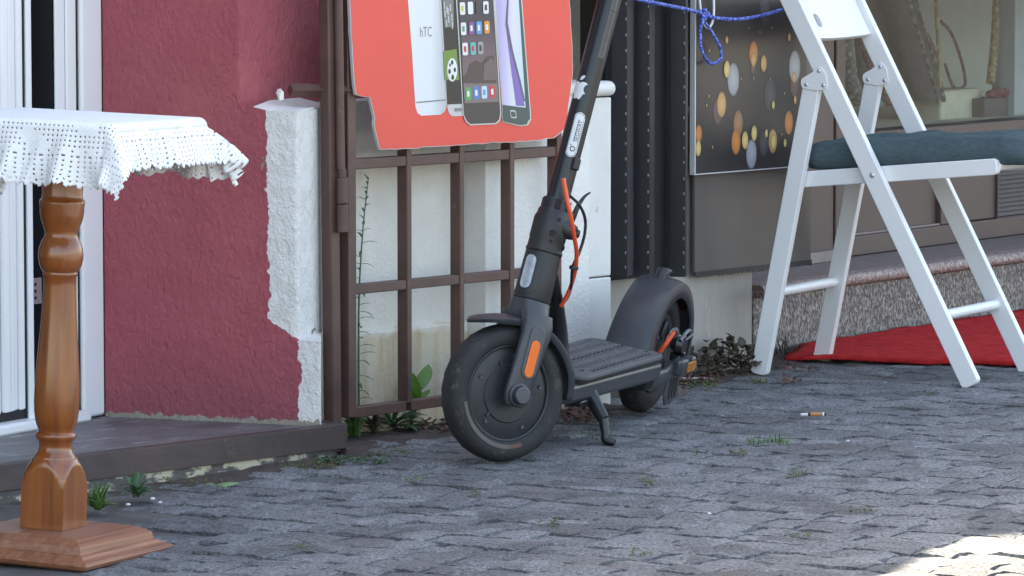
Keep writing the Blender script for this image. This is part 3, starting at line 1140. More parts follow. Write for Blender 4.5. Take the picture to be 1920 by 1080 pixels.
printed('rock_face', [(906, 150), (908, 120), (922, 108), (929, 120), (931, 150)], flat_mat('print_rock2', (0.16, 0.11, 0.11)), 9, p3)
printed('dock', [(869, 160), (932, 156), (934.5, 190.5), (871.2, 193.5)], flat_mat('print_dock', (0.20, 0.16, 0.155)), 9, p3)
icons = [(867, 16, 'w', 'y'), (882, 15, 'w', None), (897, 14, 'k', None), (911, 14, 'w', 'k'),
         (869, 54, 'w', 'g'), (884, 53, 'p', 'w'), (898, 52, 'b', 'w'), (913, 51, 'o', 'w'),
         (872, 92, 'w', 'r'), (887, 91, 't', 'r'), (901, 90, 's', 'k'),
         (878, 176, 'gr', 'w'), (893, 174, 'bl', 'w'), (908, 173, 'lb', 'b'), (923, 172, 'r', 'w')]
IC = {'w': (0.75, 0.75, 0.75), 'y': (0.62, 0.52, 0.10), 'k': (0.05, 0.045, 0.05), 'g': (0.12, 0.32, 0.22), 'p': (0.24, 0.08, 0.30), 'b': (0.12, 0.32, 0.62),
      'o': (0.72, 0.30, 0.05), 'r': (0.60, 0.06, 0.07), 't': (0.10, 0.45, 0.42), 's': (0.33, 0.33, 0.33), 'gr': (0.08, 0.38, 0.10), 'bl': (0.08, 0.20, 0.55), 'lb': (0.55, 0.66, 0.8)}
for (u, v, c, c2) in icons:
    quad = [(u - 5.2, v - 11.5), (u + 4.8, v - 12), (u + 5.6, v + 11.5), (u - 4.4, v + 12)]
    io = printed('app_icon', rpoly(quad, 0.3), flat_mat('icon_' + c, IC[c]), 10, p3)
    if c2:
        printed('icon_mark', [(u - 2.2, v - 5), (u + 2.0, v - 5.5), (u + 2.6, v + 5), (u - 1.8, v + 5.5)], flat_mat('icon_' + c2, IC[c2]), 11, p3)
p4 = printed('curved_phone', [(925, -40), (927, 0), (941, 196), (942, 229), (976, 237), (990, 235), (996, 224), (995, 205), (979, 0), (976, -40)], P_silver, 4)
M_p4 = grad_mat('print_pale_screen', (0.46, 0.38, 0.66), (0.50, 0.66, 0.66), 'X', sx(936), sx(985), (0.68, 0.66, 0.72))
printed('screen', [(928, -40), (930, 0), (943, 197), (989, 203), (976, 0), (973, -40)], M_p4, 5.1, p4)
printed('screen_edge', [(971, -40), (973, 0), (986, 202), (992, 226), (994, 222), (993, 203), (977, 0), (974, -40)], flat_mat('print_teal', (0.045, 0.09, 0.085)), 6, p4)
printed('stroke', [(951, 0), (954, 0), (952, 42), (962, 95), (976, 150), (985, 190), (982, 190), (970, 140), (957, 92), (948, 46)], flat_mat('print_stroke', (0.13, 0.11, 0.15)), 7, p4)
printed('violet_streak', [(950, 60), (953, 62), (970, 140), (984, 199), (968, 198), (960, 140)], flat_mat('print_violet', (0.22, 0.14, 0.46)), 6.6, p4)
printed('foot', [(943, 196.5), (989, 202.5), (992, 222), (988, 233), (976, 234.5), (944, 227.5)], flat_mat('print_teal2', (0.055, 0.085, 0.08)), 7.5, p4)
printed('button', rpoly([(956, 206), (967, 207), (969, 222), (958, 221)], 0.3), P_silver, 8.5, p4)
printed('button_inner', rpoly([(957.5, 208.5), (966, 209.5), (967.6, 219.5), (959.2, 218.8)], 0.3), flat_mat('print_teal2', (0.055, 0.085, 0.08)), 9.5, p4)

# ------------------------------------------------------------------ black folding steel shutter
M_black = mat('navy_black_steel', (0.012, 0.014, 0.020), (0.008, 0.009, 0.013), 0.38, 10, bump=0.1, bscale=70, bdist=0.002)
M_rivet = mat('worn_steel', (0.20, 0.21, 0.24), None, 0.4, metal=0.5)
shut = thing('steel_shutter', BF, 'folded black steel shutter with riveted edges between white wall and grey panel', 'shutter')
def chan(u0, u1, y, dep, zb, name='shutter_leaf'):
    a = loc(u0, 300, BF, y)
    zb = loc(u0, 519, BF, y).z
    wa = BF @ Vector((a.x, y, 0))
    wd = (u1 - u0) / FPX * wa.y
    T = BF.inverted() @ (Matrix.Translation((wa.x, wa.y, 0)) @ Matrix.Rotation(R(-12), 4, 'Z'))
    w = wd / math.cos(R(12))
    q = MB().box((0, 0, zb), (w, 0.004, 1.5), T)
    q.box((0, 0.0041, zb), (0.004, dep, 1.5), T)
    q.box((w - 0.004, 0.0041, zb), (w, dep, 1.5), T)
    o = q.build(name, M_black, shut, bevel=0.001)
    r = MB()
    z = zb + 0.02
    while z < 1.3:
        p = T @ Vector((w - 0.0035, -0.0005, z + jit(0.002)))
        r.ball(p, 0.0021, 6, 4, (1, 1, 2.0))
        z += 0.0335
    r.build('rivet_row', M_rivet, o)['kind'] = 'stuff'
    return T, w
zb_ = 0.236
chan(1146, 1176, -0.10, 0.07, zb_)
chan(1189, 1218, -0.075, 0.06, zb_)
chan(1256, 1285, -0.035, 0.03, zb_)
sa = loc(1150, 300, BF, -0.02).x
sb = loc(1262, 300, BF, -0.004).x
MB().box((sa - 0.02, -0.012, zb_ + 0.004), (sb, -0.006, 1.5)).build('void_shade_sheet', M_dark, shut)  # dark sheet added to stand for the shaded void between the leaves
hp = loc(1181, 400, BF, -0.085)
MB().tube([(hp.x, -0.085, loc(1181, 488, BF, -0.085).z), (hp.x, -0.085, loc(1181, 420, BF, -0.085).z)], 0.0085, 12).build('hinge', M_black, shut)
MB().tube([(hp.x, -0.085, loc(1181, 418, BF, -0.085).z), (hp.x, -0.085, loc(1181, 356, BF, -0.085).z)], 0.0075, 12).build('hinge', M_black, shut)
MB().tube([(hp.x - 0.002, -0.085, loc(1181, 356, BF, -0.085).z), (hp.x - 0.002, -0.085, loc(1181, 312, BF, -0.085).z)], 0.005, 10).build('hinge', M_black, shut)

# ------------------------------------------------------------------ grey sheet panel
M_sheet = mat('brown_grey_sheet', (0.088, 0.078, 0.076), (0.072, 0.063, 0.061), 0.32, 3, bump=0.1, bscale=5, bdist=0.02, spec=0.6)
panel = thing('sheet_panel', BF, 'grey brown sheet metal door panel under the dark light-spot board', 'panel')
pS0, pS1 = -0.262, loc(1520, 400, BF, -0.02).x
MB().box((pS0, -0.022, 0.236), (pS1, -0.014, 1.5)).build('sheet', M_sheet, panel, bevel=0.002)
q = MB()
n = 64
for i in range(n + 1):
    x = pS0 + (pS1 - pS0) * i / n
    q.v += [Vector((x, -0.0235, 0.240)), Vector((x, -0.0235, 0.230 - 0.0035 * abs(math.sin(i * PI / 2.0)) + jit(0.0012)))]
for i in range(n):
    q.f.append((2 * i, 2 * i + 1, 2 * i + 3, 2 * i + 2))
q.build('scalloped_trim', M_black, panel, solid=0.002, smooth=False)

# ------------------------------------------------------------------ dark board with light spots
bokeh = thing('light_spot_board', BF, 'dark board printed with orange and grey light spots on the panel', 'board')
M_bdark = mat('print_warm_black', (0.052, 0.043, 0.041), (0.036, 0.030, 0.029), 0.28, 2.5)
M_bedge = mat('board_white_edge', (0.62, 0.62, 0.62), None, 0.7)
BY = -0.036
b0 = loc(1303, 300, BF, BY).x
b1 = loc(1512, 300, BF, BY).x
bz = loc(1303, 326, BF, BY).z
MB().box((b0 + 0.001, BY, bz), (b1, BY + 0.012, 1.3)).build('print', M_bdark, bokeh, bevel=0.0006)
q = MB()
q.box((b0 - 0.0035, BY - 0.002, bz - 0.003), (b0 + 0.0005, BY + 0.0125, 1.3))
q.box((b0 + 0.0006, BY - 0.001, bz - 0.003), (b1, BY + 0.0125, bz - 0.0005))
q.build('white_edge', M_bedge, bokeh, bevel=0.0008)
spots = [(1413, 100, 23, 'o'), (1413, 112, 13, 'a'), (1412, 126, 12, 'm'), (1432, 119, 16, 'a'), (1375, 149, 31, 'g'), (1363, 130, 16, 'y'),
         (1353, 196, 24, 'a'), (1346, 209, 25, 'm'), (1384, 232, 25, 'b'), (1380, 266, 24, 'o'), (1397, 263, 17, 'y'), (1409, 289, 28, 'g'),
         (1414, 250, 15, 'y'), (1444, 178, 30, 'd'), (1450, 197, 8, 'y'), (1449, 265, 23, 'a'), (1450, 267, 15, 'y'), (1437, 250, 8, 'y'), (1432, 270, 24, 'd'),
         (1490, 125, 31, 'g'), (1489, 160, 22, 'm'), (1479, 230, 23, 'o'), (1472, 268, 8, 'y'), (1310, 251, 17, 'o'), (1309, 278, 15, 'y'), (1489, 145, 11, 'a'),
         (1434, 20, 28, 'd'), (1363, 75, 7, 'a'), (1480, 70, 8, 'a'), (1491, 187, 8, 'a'), (1425, 60, 2.5, 'a'), (1448, 52, 2.5, 'a'), (1404, 53, 2.5, 'a'),
         (1390, 148, 2.5, 'a'), (1413, 147, 2.5, 'a'), (1330, 95, 3, 'a'), (1325, 198, 3, 'a'), (1329, 180, 3, 'a'), (1336, 276, 3, 'a'), (1444, 148, 2.5, 'a'), (1471, 175, 2.5, 'a'), (1466, 252, 2.5, 'a')]
SC = {'o': (0.55, 0.20, 0.06), 'a': (0.58, 0.32, 0.13), 'y': (0.62, 0.44, 0.17), 'g': (0.34, 0.34, 0.37), 'd': (0.085, 0.074, 0.076), 'm': (0.14, 0.08, 0.075), 'b': (0.33, 0.16, 0.085)}
def soft_spot(name, c):
    if name in MATS:
        return MATS[name]
    m = bpy.data.materials.new(name)
    m.use_nodes = True
    nt = m.node_tree
    b = nt.nodes['Principled BSDF']
    b.inputs['Roughness'].default_value = 0.28
    tc = nd(nt, 'ShaderNodeTexCoord')
    s_ = nd(nt, 'ShaderNodeSeparateXYZ')
    nt.links.new(tc.outputs['Generated'], s_.inputs[0])
    cb = nd(nt, 'ShaderNodeCombineXYZ')
    nt.links.new(s_.outputs[0], cb.inputs[0])
    nt.links.new(s_.outputs[2], cb.inputs[2])
    cb.inputs[1].default_value = 0.0
    ds = nd(nt, 'ShaderNodeVectorMath', operation='DISTANCE')
    nt.links.new(cb.outputs[0], ds.inputs[0])
    ds.inputs[1].default_value = (0.5, 0.0, 0.5)
    cr = nd(nt, 'ShaderNodeValToRGB')
    e = cr.color_ramp.elements
    e[0].position, e[0].color = 0.0, (*[min(1, x * 1.15) for x in c], 1)
    e[1].position, e[1].color = 0.5, (*[0.35 * x + 0.65 * y_ for x, y_ in zip(c, (0.045, 0.037, 0.035))], 1)
    k = e.new(0.40)
    k.color = (*[x * 0.85 for x in c], 1)
    nt.links.new(ds.outputs['Value'], cr.inputs[0])
    nt.links.new(cr.outputs[0], b.inputs['Base Color'])
    MATS[name] = m
    return m
order = {'d': 0, 'm': 1, 'b': 2, 'o': 3, 'g': 4, 'a': 5, 'y': 6}
spots.sort(key=lambda t: (order[t[3]], -t[2]))
for i, (u, v, r, c) in enumerate(spots):
    y = BY - 0.0003 * (1 + i * 0.12)
    p = loc(u, v, BF, y)
    rr_ = r / FPX * 9.75
    poly = [(p.x + 0.62 * rr_ * math.cos(2 * PI * k / 24), p.z + rr_ * math.sin(2 * PI * k / 24)) for k in range(24)]
    poly = [(max(b0 + 0.001, a), b) for a, b in poly]
    MB().plate(poly, y, y + 0.0002).build('light_spot', soft_spot('spot_' + c, SC[c]), bokeh, smooth=False)

# ------------------------------------------------------------------ blue rope
def rope_mat(name, c1, c2, sc):
    m = bpy.data.materials.new(name)
    m.use_nodes = True
    nt = m.node_tree
    b = nt.nodes['Principled BSDF']
    b.inputs['Roughness'].default_value = 0.6
    tc = nd(nt, 'ShaderNodeTexCoord')
    v = nd(nt, 'ShaderNodeTexVoronoi')
    v.inputs['Scale'].default_value = sc
    nt.links.new(tc.outputs['Object'], v.inputs[0])
    cr = nd(nt, 'ShaderNodeValToRGB')
    cr.color_ramp.elements[0].color = (*c1, 1)
    cr.color_ramp.elements[1].color = (*c2, 1)
    cr.color_ramp.elements[0].position = 0.15
    cr.color_ramp.elements[1].position = 0.6
    nt.links.new(v.outputs[0], cr.inputs[0])
    nt.links.new(cr.outputs[0], b.inputs['Base Color'])
    return m
M_rope = rope_mat('blue_rope', (0.35, 0.45, 0.80), (0.035, 0.07, 0.42), 190)
def smooth_pts(pts, n=8):
    pts = [Vector(p) for p in pts]
    out = []
    for i in range(len(pts) - 1):
        p0, p1, p2, p3 = pts[max(i - 1, 0)], pts[i], pts[i + 1], pts[min(i + 2, len(pts) - 1)]
        for k in range(n):
            t = k / n
            out.append(0.5 * ((2 * p1) + (p2 - p0) * t + (2 * p0 - 5 * p1 + 4 * p2 - p3) * t * t + (3 * p1 - p0 - 3 * p2 + p3) * t ** 3))
    out.append(pts[-1])
    return out
def twist(pts, r, strands=3, rs_=0.58, pitch=0.018, seg=6):
    """laid rope: strands wound about a path"""
    mb = MB()
    L = [0]
    for a, b in zip(pts[:-1], pts[1:]):
        L.append(L[-1] + (b - a).length)
    n = max(8, int(L[-1] / (pitch / 8)))
    path = []
    j = 0
    for i in range(n + 1):
        d = L[-1] * i / n
        while j < len(L) - 2 and L[j + 1] < d:
            j += 1
        t = (d - L[j]) / max(1e-9, L[j + 1] - L[j])
        path.append((pts[j].lerp(pts[j + 1], t), d))
    for s_ in range(strands):
        q = []
        ref = Vector((0.3, 0.8, 0.5)).normalized()
        for i, (p, d) in enumerate(path):
            tg = (path[min(i + 1, n)][0] - path[max(i - 1, 0)][0]).normalized()
            a = (ref - tg * ref.dot(tg)).normalized()
            ref = a
            b = tg.cross(a)
            an = 2 * PI * (d / pitch + s_ / strands)
            q.append(p + (a * math.cos(an) + b * math.sin(an)) * r * 0.5)
        mb.tube(q, r * rs_, seg)
    return mb
KN = loc(1319, 27, BF, -0.055)
rope = thing('blue_rope', BF @ Matrix.Translation(KN), 'blue cord with a hanging loop tied across to the white chair', 'rope')
def bl(u, v, y):
    return loc(u, v, BF, y) - KN
line = smooth_pts([bl(1120, -28, -0.20), bl(1190, -3, -0.16), bl(1240, 8, -0.12), bl(1290, 18, -0.08), bl(1319, 26, -0.055)])
twist(line, 0.0042).build('cord', M_rope, rope)
wend = Vector((0.559, 9.667, 0)) + Vector((math.cos(R(-28.5)), math.sin(R(-28.5)), 0)) * 0.075
line = smooth_pts([bl(1319, 27, -0.055), bl(1345, 34, -0.055), bl(1385, 36, -0.058), bl(1425, 30, -0.062), bl(1466, 18, -0.066)])
twist(line, 0.0042).build('cord', M_rope, rope)
line = smooth_pts([bl(1318, 28, -0.06), bl(1313, 60, -0.058), bl(1316, 95, -0.058), bl(1332, 119, -0.058), bl(1350, 112, -0.058), bl(1351, 92, -0.058), bl(1337, 64, -0.058), bl(1322, 42, -0.06)])
twist(line, 0.0036).build('loop', M_rope, rope)
line = smooth_pts([Vector((0.011 * math.cos(t * 2.1), -0.003 + 0.006 * math.sin(t * 3.3), 0.010 * math.sin(t * 2.1) * (1 + 0.2 * math.cos(t)))) for t in range(9)])
twist(line, 0.0045).build('knot', M_rope, rope)
hook = thing('white_hook', BF @ Matrix.Translation(loc(1330, 10, BF, -0.045)), 'thin white wire hook above the knot of the blue cord', 'hook')
hk = [loc(u, v, BF, -0.047) - loc(1330, 10, BF, -0.045) for u, v in ((1316, -40), (1312, 0), (1318, 40), (1328, 52), (1338, 30), (1337, -40))]
MB().tube(smooth_pts(hk), 0.0028, 8).build('wire', M_pvc, hook)

# ------------------------------------------------------------------ granite step of the shop
gran = thing('granite_step', GF, 'speckled granite step in front of the brown shop window', 'step')
def granite(name, stretch, dark, light, warm):
    m = bpy.data.materials.new(name)
    m.use_nodes = True
    nt = m.node_tree
    b = nt.nodes['Principled BSDF']
    b.inputs['Roughness'].default_value = 0.6
    tc = nd(nt, 'ShaderNodeTexCoord')
    mp = nd(nt, 'ShaderNodeMapping')
    mp.inputs['Scale'].default_value = stretch
    nt.links.new(tc.outputs['Object'], mp.inputs[0])
    v = nd(nt, 'ShaderNodeTexVoronoi')
    v.inputs['Scale'].default_value = 1.0
    v.inputs['Randomness'].default_value = 1.0
    nt.links.new(mp.outputs[0], v.inputs[0])
    s_ = nd(nt, 'ShaderNodeSeparateColor')
    nt.links.new(v.outputs['Color'], s_.inputs[0])
    cr = nd(nt, 'ShaderNodeValToRGB')
    e = cr.color_ramp.elements
    e[0].position, e[0].color = 0.0, (*dark, 1)
    e[1].position, e[1].color = 1.0, (*light, 1)
    x = e.new(0.5)
    x.color = (*warm, 1)
    nt.links.new(s_.outputs[0], cr.inputs[0])
    nt.links.new(cr.outputs[0], b.inputs['Base Color'])
    bp = nd(nt, 'ShaderNodeBump')
    bp.inputs['Strength'].default_value = 0.35
    bp.inputs['Distance'].default_value = 0.004
    nt.links.new(v.outputs['Distance'], bp.inputs['Height'])
    nt.links.new(bp.outputs[0], b.inputs['Normal'])
    return m
M_gran = granite('granite_rough', (210, 210, 130), (0.055, 0.048, 0.045), (0.33, 0.30, 0.265), (0.15, 0.13, 0.118))
M_gran2 = granite('granite_polished', (210, 210, 210), (0.15, 0.10, 0.09), (0.46, 0.38, 0.34), (0.30, 0.22, 0.20))
M_slab = mat('worn_sill_stone', (0.27, 0.22, 0.20), (0.20, 0.16, 0.15), 0.6, 25, bump=0.1, bscale=80, bdist=0.002)
MB().box((-0.165, 0.0, -0.03), (2.4, 0.30, 0.1355)).build('riser', M_gran, gran, bevel=0.003)
q = MB()
cp = [(-0.006 + 0.0145 * math.cos(an), 0.151 + 0.0145 * math.sin(an)) for an in [PI / 2 + PI * k / 8 for k in range(9)]]
poly = cp + [(0.04, 0.1365), (0.04, 0.1655)]
q.v = [Vector((x, y, z)) for x in (-0.15, 2.4) for (y, z) in poly]
n_ = len(poly)
q.f = [tuple(range(n_)), tuple(range(2 * n_ - 1, n_ - 1, -1))] + [((i + 1) % n_, i, n_ + i, n_ + (i + 1) % n_) for i in range(n_)]
q.build('nosing', M_gran2, gran)
MB().box((-0.16, 0.0405, 0.136), (2.4, 0.62, 0.1645)).build('tread', M_slab, gran)

# ------------------------------------------------------------------ shop window
shop = thing('shop_window', SF @ Matrix.Translation((0, 0, 0.16)), 'brown framed shop window with panels and a vent below the glass', 'window')
def sp_(u, v, y=0.0):
    p = loc(u, v, SF, y)
    return p.x, p.z - 0.16
def pane(name, x0, x1, z0, z1, y0, y1, m=M_brown, bev=0.003, par=None):
    return MB().box((x0, y0, z0), (x1, y1, z1)).build(name, m, par or shop, bevel=bev)
pane('pillar', -0.55, -0.035, 0.006, 2.2, -0.012, 0.30)
pane('pillar_base', -0.55, -0.0, 0.005, 0.034, -0.04, 0.02, M_slab)
pane('mullion', -0.0345, 0.0, 0.006, 2.2, -0.004, 0.30)
pane('mullion', 0.0035, 0.052, 0.006, 2.2, -0.008, 0.10)
pane('seam', 0.0002, 0.0033, 0.006, 2.2, 0.012, 0.10, M_dark, 0)
zr = 0.297
pane('bottom_rail', 0.0525, 2.3, 0.006, 0.058, 0.0, 0.06)
pane('top_rail', 0.0525, 2.3, 0.262, zr - 0.002, 0.0, 0.06)
pane('sill', 0.0525, 2.3, zr - 0.0015, 0.327, -0.014, 0.06)
xb = sp_(1765, 380)[0]
pane('lower_stile', 0.0525, 0.10, 0.0585, 0.2615, 0.001, 0.06)
pane('lower_stile', xb, xb + 0.10, 0.0585, 0.2615, 0.001, 0.06)
pane('lower_stile', 1.55, 1.62, 0.0585, 0.2615, 0.001, 0.06)
pane('lower_panel', 0.1005, xb - 0.0005, 0.0588, 0.2612, 0.016, 0.05)
pane('lower_panel', xb + 0.1005, 1.5495, 0.0588, 0.2612, 0.012, 0.05)
pane('drip_bead', 0.10, xb, 0.0586, 0.064, 0.004, 0.0155, M_slab, 0.001)
v0x, v0z = sp_(1875, 408)
M_vent = mat('vent_plastic', (0.10, 0.08, 0.075), None, 0.5)
vf = pane('vent', v0x, v0x + 0.26, v0z, v0z + 0.14, 0.0105, 0.014, M_vent)
for e_ in ((v0x - 0.006, v0x, v0z - 0.006, v0z + 0.146), (v0x + 0.26, v0x + 0.266, v0z - 0.006, v0z + 0.146)):
    pane('vent_frame', *e_, 0.004, 0.0118, M_vent, 0.001, vf)
for z0_ in (v0z - 0.006, v0z + 0.14):
    pane('vent_frame', v0x + 0.0002, v0x + 0.2598, z0_, z0_ + 0.006, 0.004, 0.0118, M_vent, 0.001, vf)
for k in range(11):
    z_ = v0z + 0.004 + k * 0.0124
    q = MB()
    q.v = [Vector((x, y, z)) for x in (v0x + 0.002, v0x + 0.258) for (y, z) in ((0.010, z_ + 0.010), (0.004, z_), (0.0055, z_), (0.0104, z_ + 0.0105))]
    q.f = [(0, 1, 2, 3), (7, 6, 5, 4)] + [((i + 1) % 4, i, 4 + i, 4 + (i + 1) % 4) for i in range(4)]
    q.build('slat', M_vent, vf, smooth=False)
# glass
mg = bpy.data.materials.new('window_glass')
mg.use_nodes = True
nt = mg.node_tree
for n in list(nt.nodes):
    nt.nodes.remove(n)
out = nd(nt, 'ShaderNodeOutputMaterial')
tr = nd(nt, 'ShaderNodeBsdfTransparent')
tr.inputs[0].default_value = (0.90, 0.93, 0.92, 1)
gl = nd(nt, 'ShaderNodeBsdfGlossy')
gl.inputs['Roughness'].default_value = 0.02
lwt = nd(nt, 'ShaderNodeLayerWeight')
lwt.inputs[0].default_value = 0.5
pw = nd(nt, 'ShaderNodeMath', operation='POWER')
nt.links.new(lwt.outputs['Facing'], pw.inputs[0])
pw.inputs[1].default_value = 5.0
fr = nd(nt, 'ShaderNodeMath', operation='MULTIPLY_ADD')
nt.links.new(pw.outputs[0], fr.inputs[0])
fr.inputs[1].default_value = 0.48
fr.inputs[2].default_value = 0.02
mx = nd(nt, 'ShaderNodeMixShader')
nt.links.new(fr.outputs[0], mx.inputs[0])
nt.links.new(tr.outputs[0], mx.inputs[1])
nt.links.new(gl.outputs[0], mx.inputs[2])
nt.links.new(mx.outputs[0], out.inputs[0])
MB().box((0.053, 0.030, 0.3275), (2.3, 0.034, 2.2)).build('pane', mg, shop, smooth=False)
# display niche behind the glass
M_disp = mat('display_wall', (0.46, 0.48, 0.47), (0.34, 0.36, 0.35), 0.9, 4)
M_stone = mat('display_stone', (0.62, 0.58, 0.47), (0.50, 0.46, 0.37), 0.85, 20, bump=0.3, bscale=60, bdist=0.004, c3=(0.5, 0.46, 0.38), c3_at=0.6)
pane('display_floor', -0.034, 2.3, 0.28, 0.3265, 0.0605, 0.75, M_stone, 0)
pane('display_back', -0.034, 2.3, 0.327, 2.2, 0.7, 0.75, M_disp, 0)
pane('display_side', -0.034, 0.02, 0.327, 2.2, 0.35, 0.70, M_disp, 0)
pane('blue_band', *[sp_(1878, 100, 0.14)[0], sp_(1900, 100, 0.14)[0]], 0.327, 2.2, 0.14, 0.17, mat('blue_grey_band', (0.19, 0.25, 0.30), None, 0.6), 0.002)  # upright blue grey band set behind the glass
pane('pale_band', *[sp_(1903, 100, 0.10)[0], sp_(1903, 100, 0.10)[0] + 0.2], 0.327, 2.2, 0.10, 0.14, mat('pale_blue_band', (0.36, 0.42, 0.47), None, 0.6), 0.002)  # paler upright band next to the blue grey one

# display goods: every one its own thing
def dthing(name, u, v, y, label, cat, group=None):
    p = loc(u, v, SF, y)
    return thing(name, SF @ Matrix.Translation((p.x, y, p.z)), label, cat, group), p
def dpts(px, y, p0):
    return [loc(u, v, SF, y) - p0 for u, v in px]
M_knit = rope_mat('grey_knit', (0.30, 0.29, 0.26), (0.09, 0.085, 0.08), 70)
M_redknit = rope_mat('red_braid', (0.28, 0.13, 0.10), (0.11, 0.045, 0.04), 70)
M_tan = rope_mat('tan_rope', (0.52, 0.42, 0.22), (0.30, 0.22, 0.10), 60)
M_greycloth = mat('charcoal_cloth', (0.085, 0.082, 0.088), (0.06, 0.057, 0.062), 0.9, 30, bump=0.5, bscale=150, bdist=0.003)
def braid(name, px, y, r, m, label, cat, pitch=0.05):
    t, p0 = dthing(name, px[-1][0], px[-1][1], y, label, cat)
    twist(smooth_pts(dpts(px, y, p0)), r, 3, 0.62, pitch, 7).build('strand', m, t)
braid('knitted_scarf', [(1583, -60), (1584, 60), (1589, 120), (1600, 165), (1612, 188)], 0.12, 0.020, M_knit, 'grey knitted scarf hanging at the left edge of the shop window', 'scarf')
braid('red_braid', [(1590, -60), (1612, 70), (1630, 115), (1645, 150), (1668, 195)], 0.16, 0.012, M_redknit, 'faded red braid hanging beside the grey knitted scarf', 'cord')
braid('braided_belt', [(1690, -60), (1715, 30), (1740, 75), (1752, 110)], 0.20, 0.010, M_redknit, 'red braid running behind the charcoal bag in the window', 'belt')
braid('twisted_cord', [(1764, 40), (1785, 65), (1803, 115), (1810, 155), (1800, 166), (1786, 160), (1772, 120)], 0.22, 0.0045, M_redknit, 'looped thin red cord hanging behind the yellow cord', 'cord', 0.03)
braid('yellow_cord', [(1752, -60), (1757, 40), (1760, 100), (1762, 165)], 0.10, 0.0055, M_tan, 'thin straight yellow cord hanging in the shop window', 'cord', 0.03)
braid('tan_rope', [(1872, -60), (1868, 30), (1864, 90), (1857, 155)], 0.16, 0.012, M_tan, 'thick tan twisted rope hanging near the blue band', 'rope', 0.035)
t, p0 = dthing('charcoal_bag', 1735, 190, 0.17, 'soft charcoal cloth bag leaning in the shop window', 'bag')
q = MB()
secs = []
for (ul, ur, v) in ((1655, 1700, -60), (1665, 1712, 10), (1680, 1728, 60), (1694, 1744, 110), (1708, 1757, 155), (1722, 1761, 190)):
    a, b = loc(ul, v, SF, 0.17) - p0, loc(ur, v, SF, 0.17) - p0
    secs.append(((a + b) / 2, (1, 0, 0), (0, 1, 0), (b - a).length / 2, 0.04))
q.loft(secs, 16)
q.build('body', M_greycloth, t)
for off in (0.35, 0.62):
    pts_ = [c + Vector((-h * 2 * (off - 0.5), -0.038, 0)) for (c, _, _, h, _) in secs]
    twist(smooth_pts(pts_), 0.006, 3, 0.6, 0.03, 6).build('trim', M_knit, t)
t, p0 = dthing('grey_shawl', 1640, 185, 0.24, 'dark grey shawl folded behind the red braid in the window', 'shawl')
secs = []
for (ul, ur, v) in ((1590, 1660, -60), (1600, 1672, 20), (1606, 1680, 80), (1612, 1690, 140), (1616, 1700, 186)):
    a, b = loc(ul, v, SF, 0.24) - p0, loc(ur, v, SF, 0.24) - p0
    secs.append(((a + b) / 2, (1, 0, 0), (0, 1, 0), (b - a).length / 2, 0.03))
MB().loft(secs, 16).build('cloth', M_greycloth, t)
t, p0 = dthing('stone_block', 1800, 226, 0.16, 'pale stone block on the floor of the shop window', 'block')
x0 = 0
x1 = loc(1842, 226, SF, 0.16).x - p0.x
xa = loc(1764, 226, SF, 0.16).x - p0.x
MB().box((xa, 0, 0), (x1, 0.14, loc(1800, 168, SF, 0.16).z - p0.z)).build('block', M_stone, t, bevel=0.008)
t, p0 = dthing('dark_box', 1865, 226, 0.12, 'dark grey box beside the blue band in the window', 'box')
xa = loc(1846, 226, SF, 0.12).x - p0.x
x1 = loc(1893, 226, SF, 0.12).x - p0.x
MB().box((xa, 0, 0), (x1, 0.1, loc(1865, 184, SF, 0.12).z - p0.z)).build('box', mat('dark_box_card', (0.06, 0.06, 0.075), None, 0.7), t, bevel=0.004)
t, p0 = dthing('plum_bundle', 1876, 183, 0.10, 'plum red cloth bundle lying on the dark box', 'cloth')
q = MB()
for (u, v, r) in ((1858, 177, 0.016), (1870, 172, 0.018), (1884, 174, 0.016), (1892, 178, 0.012)):
    q.ball(loc(u, v, SF, 0.13) - p0, r, 10, 7, (1.3, 1, 0.8))
q.build('bundle', mat('plum_cloth', (0.16, 0.02, 0.05), None, 0.8, 40, bump=0.6, bscale=60), t)

# ------------------------------------------------------------------ red carpet
M_carpet = mat('red_carpet', (0.58, 0.035, 0.038), (0.38, 0.020, 0.024), 1.0, 26, bump=0.9, bscale=260, bdist=0.004, spec=0.1)
carp = MB()
tipw = ground(1463, 676)
far = [GF @ Vector((s, -0.02, 0)) for s in (0.02, 0.25, 0.5, 0.8, 1.3, 2.0)]
nearp = [ground(1470, 680), ground(1600, 682), ground(1720, 686), ground(1830, 688), ground(1930, 690), ground(2100, 697)]
n1, n2 = 40, 16
def lerp_poly(P, t):
    L = [0]
    for a, b in zip(P[:-1], P[1:]):
        L.append(L[-1] + (b - a).length)
    d = t * L[-1]
    for i in range(len(P) - 1):
        if d <= L[i + 1] or i == len(P) - 2:
            return P[i].lerp(P[i + 1], (d - L[i]) / (L[i + 1] - L[i]))
for i in range(n1 + 1):
    a, b = lerp_poly(nearp, i / n1), lerp_poly(far, i / n1)
    for j in range(n2 + 1):
        p = a.lerp(b, j / n2)
        z = 0.010 + 0.005 * noise.noise(Vector((p.x * 7, p.y * 7, 1))) + 0.003 * noise.noise(Vector((p.x * 25, p.y * 25, 4)))
        if i == 0 or j == 0:
            p = p + Vector((0.01 * noise.noise(p * 20), 0.012 * noise.noise(p * 17 + Vector((5, 0, 0))), 0))
        carp.v.append(Vector((p.x, p.y, z)))
for i in range(n1):
    for j in range(n2):
        a = i * (n2 + 1) + j
        carp.f.append((a, a + n2 + 1, a + n2 + 2, a + 1))
carpet = carp.build('red_carpet', M_carpet, solid=0.008)
tag(carpet, 'bright red carpet laid on the paving before the granite step', 'carpet')

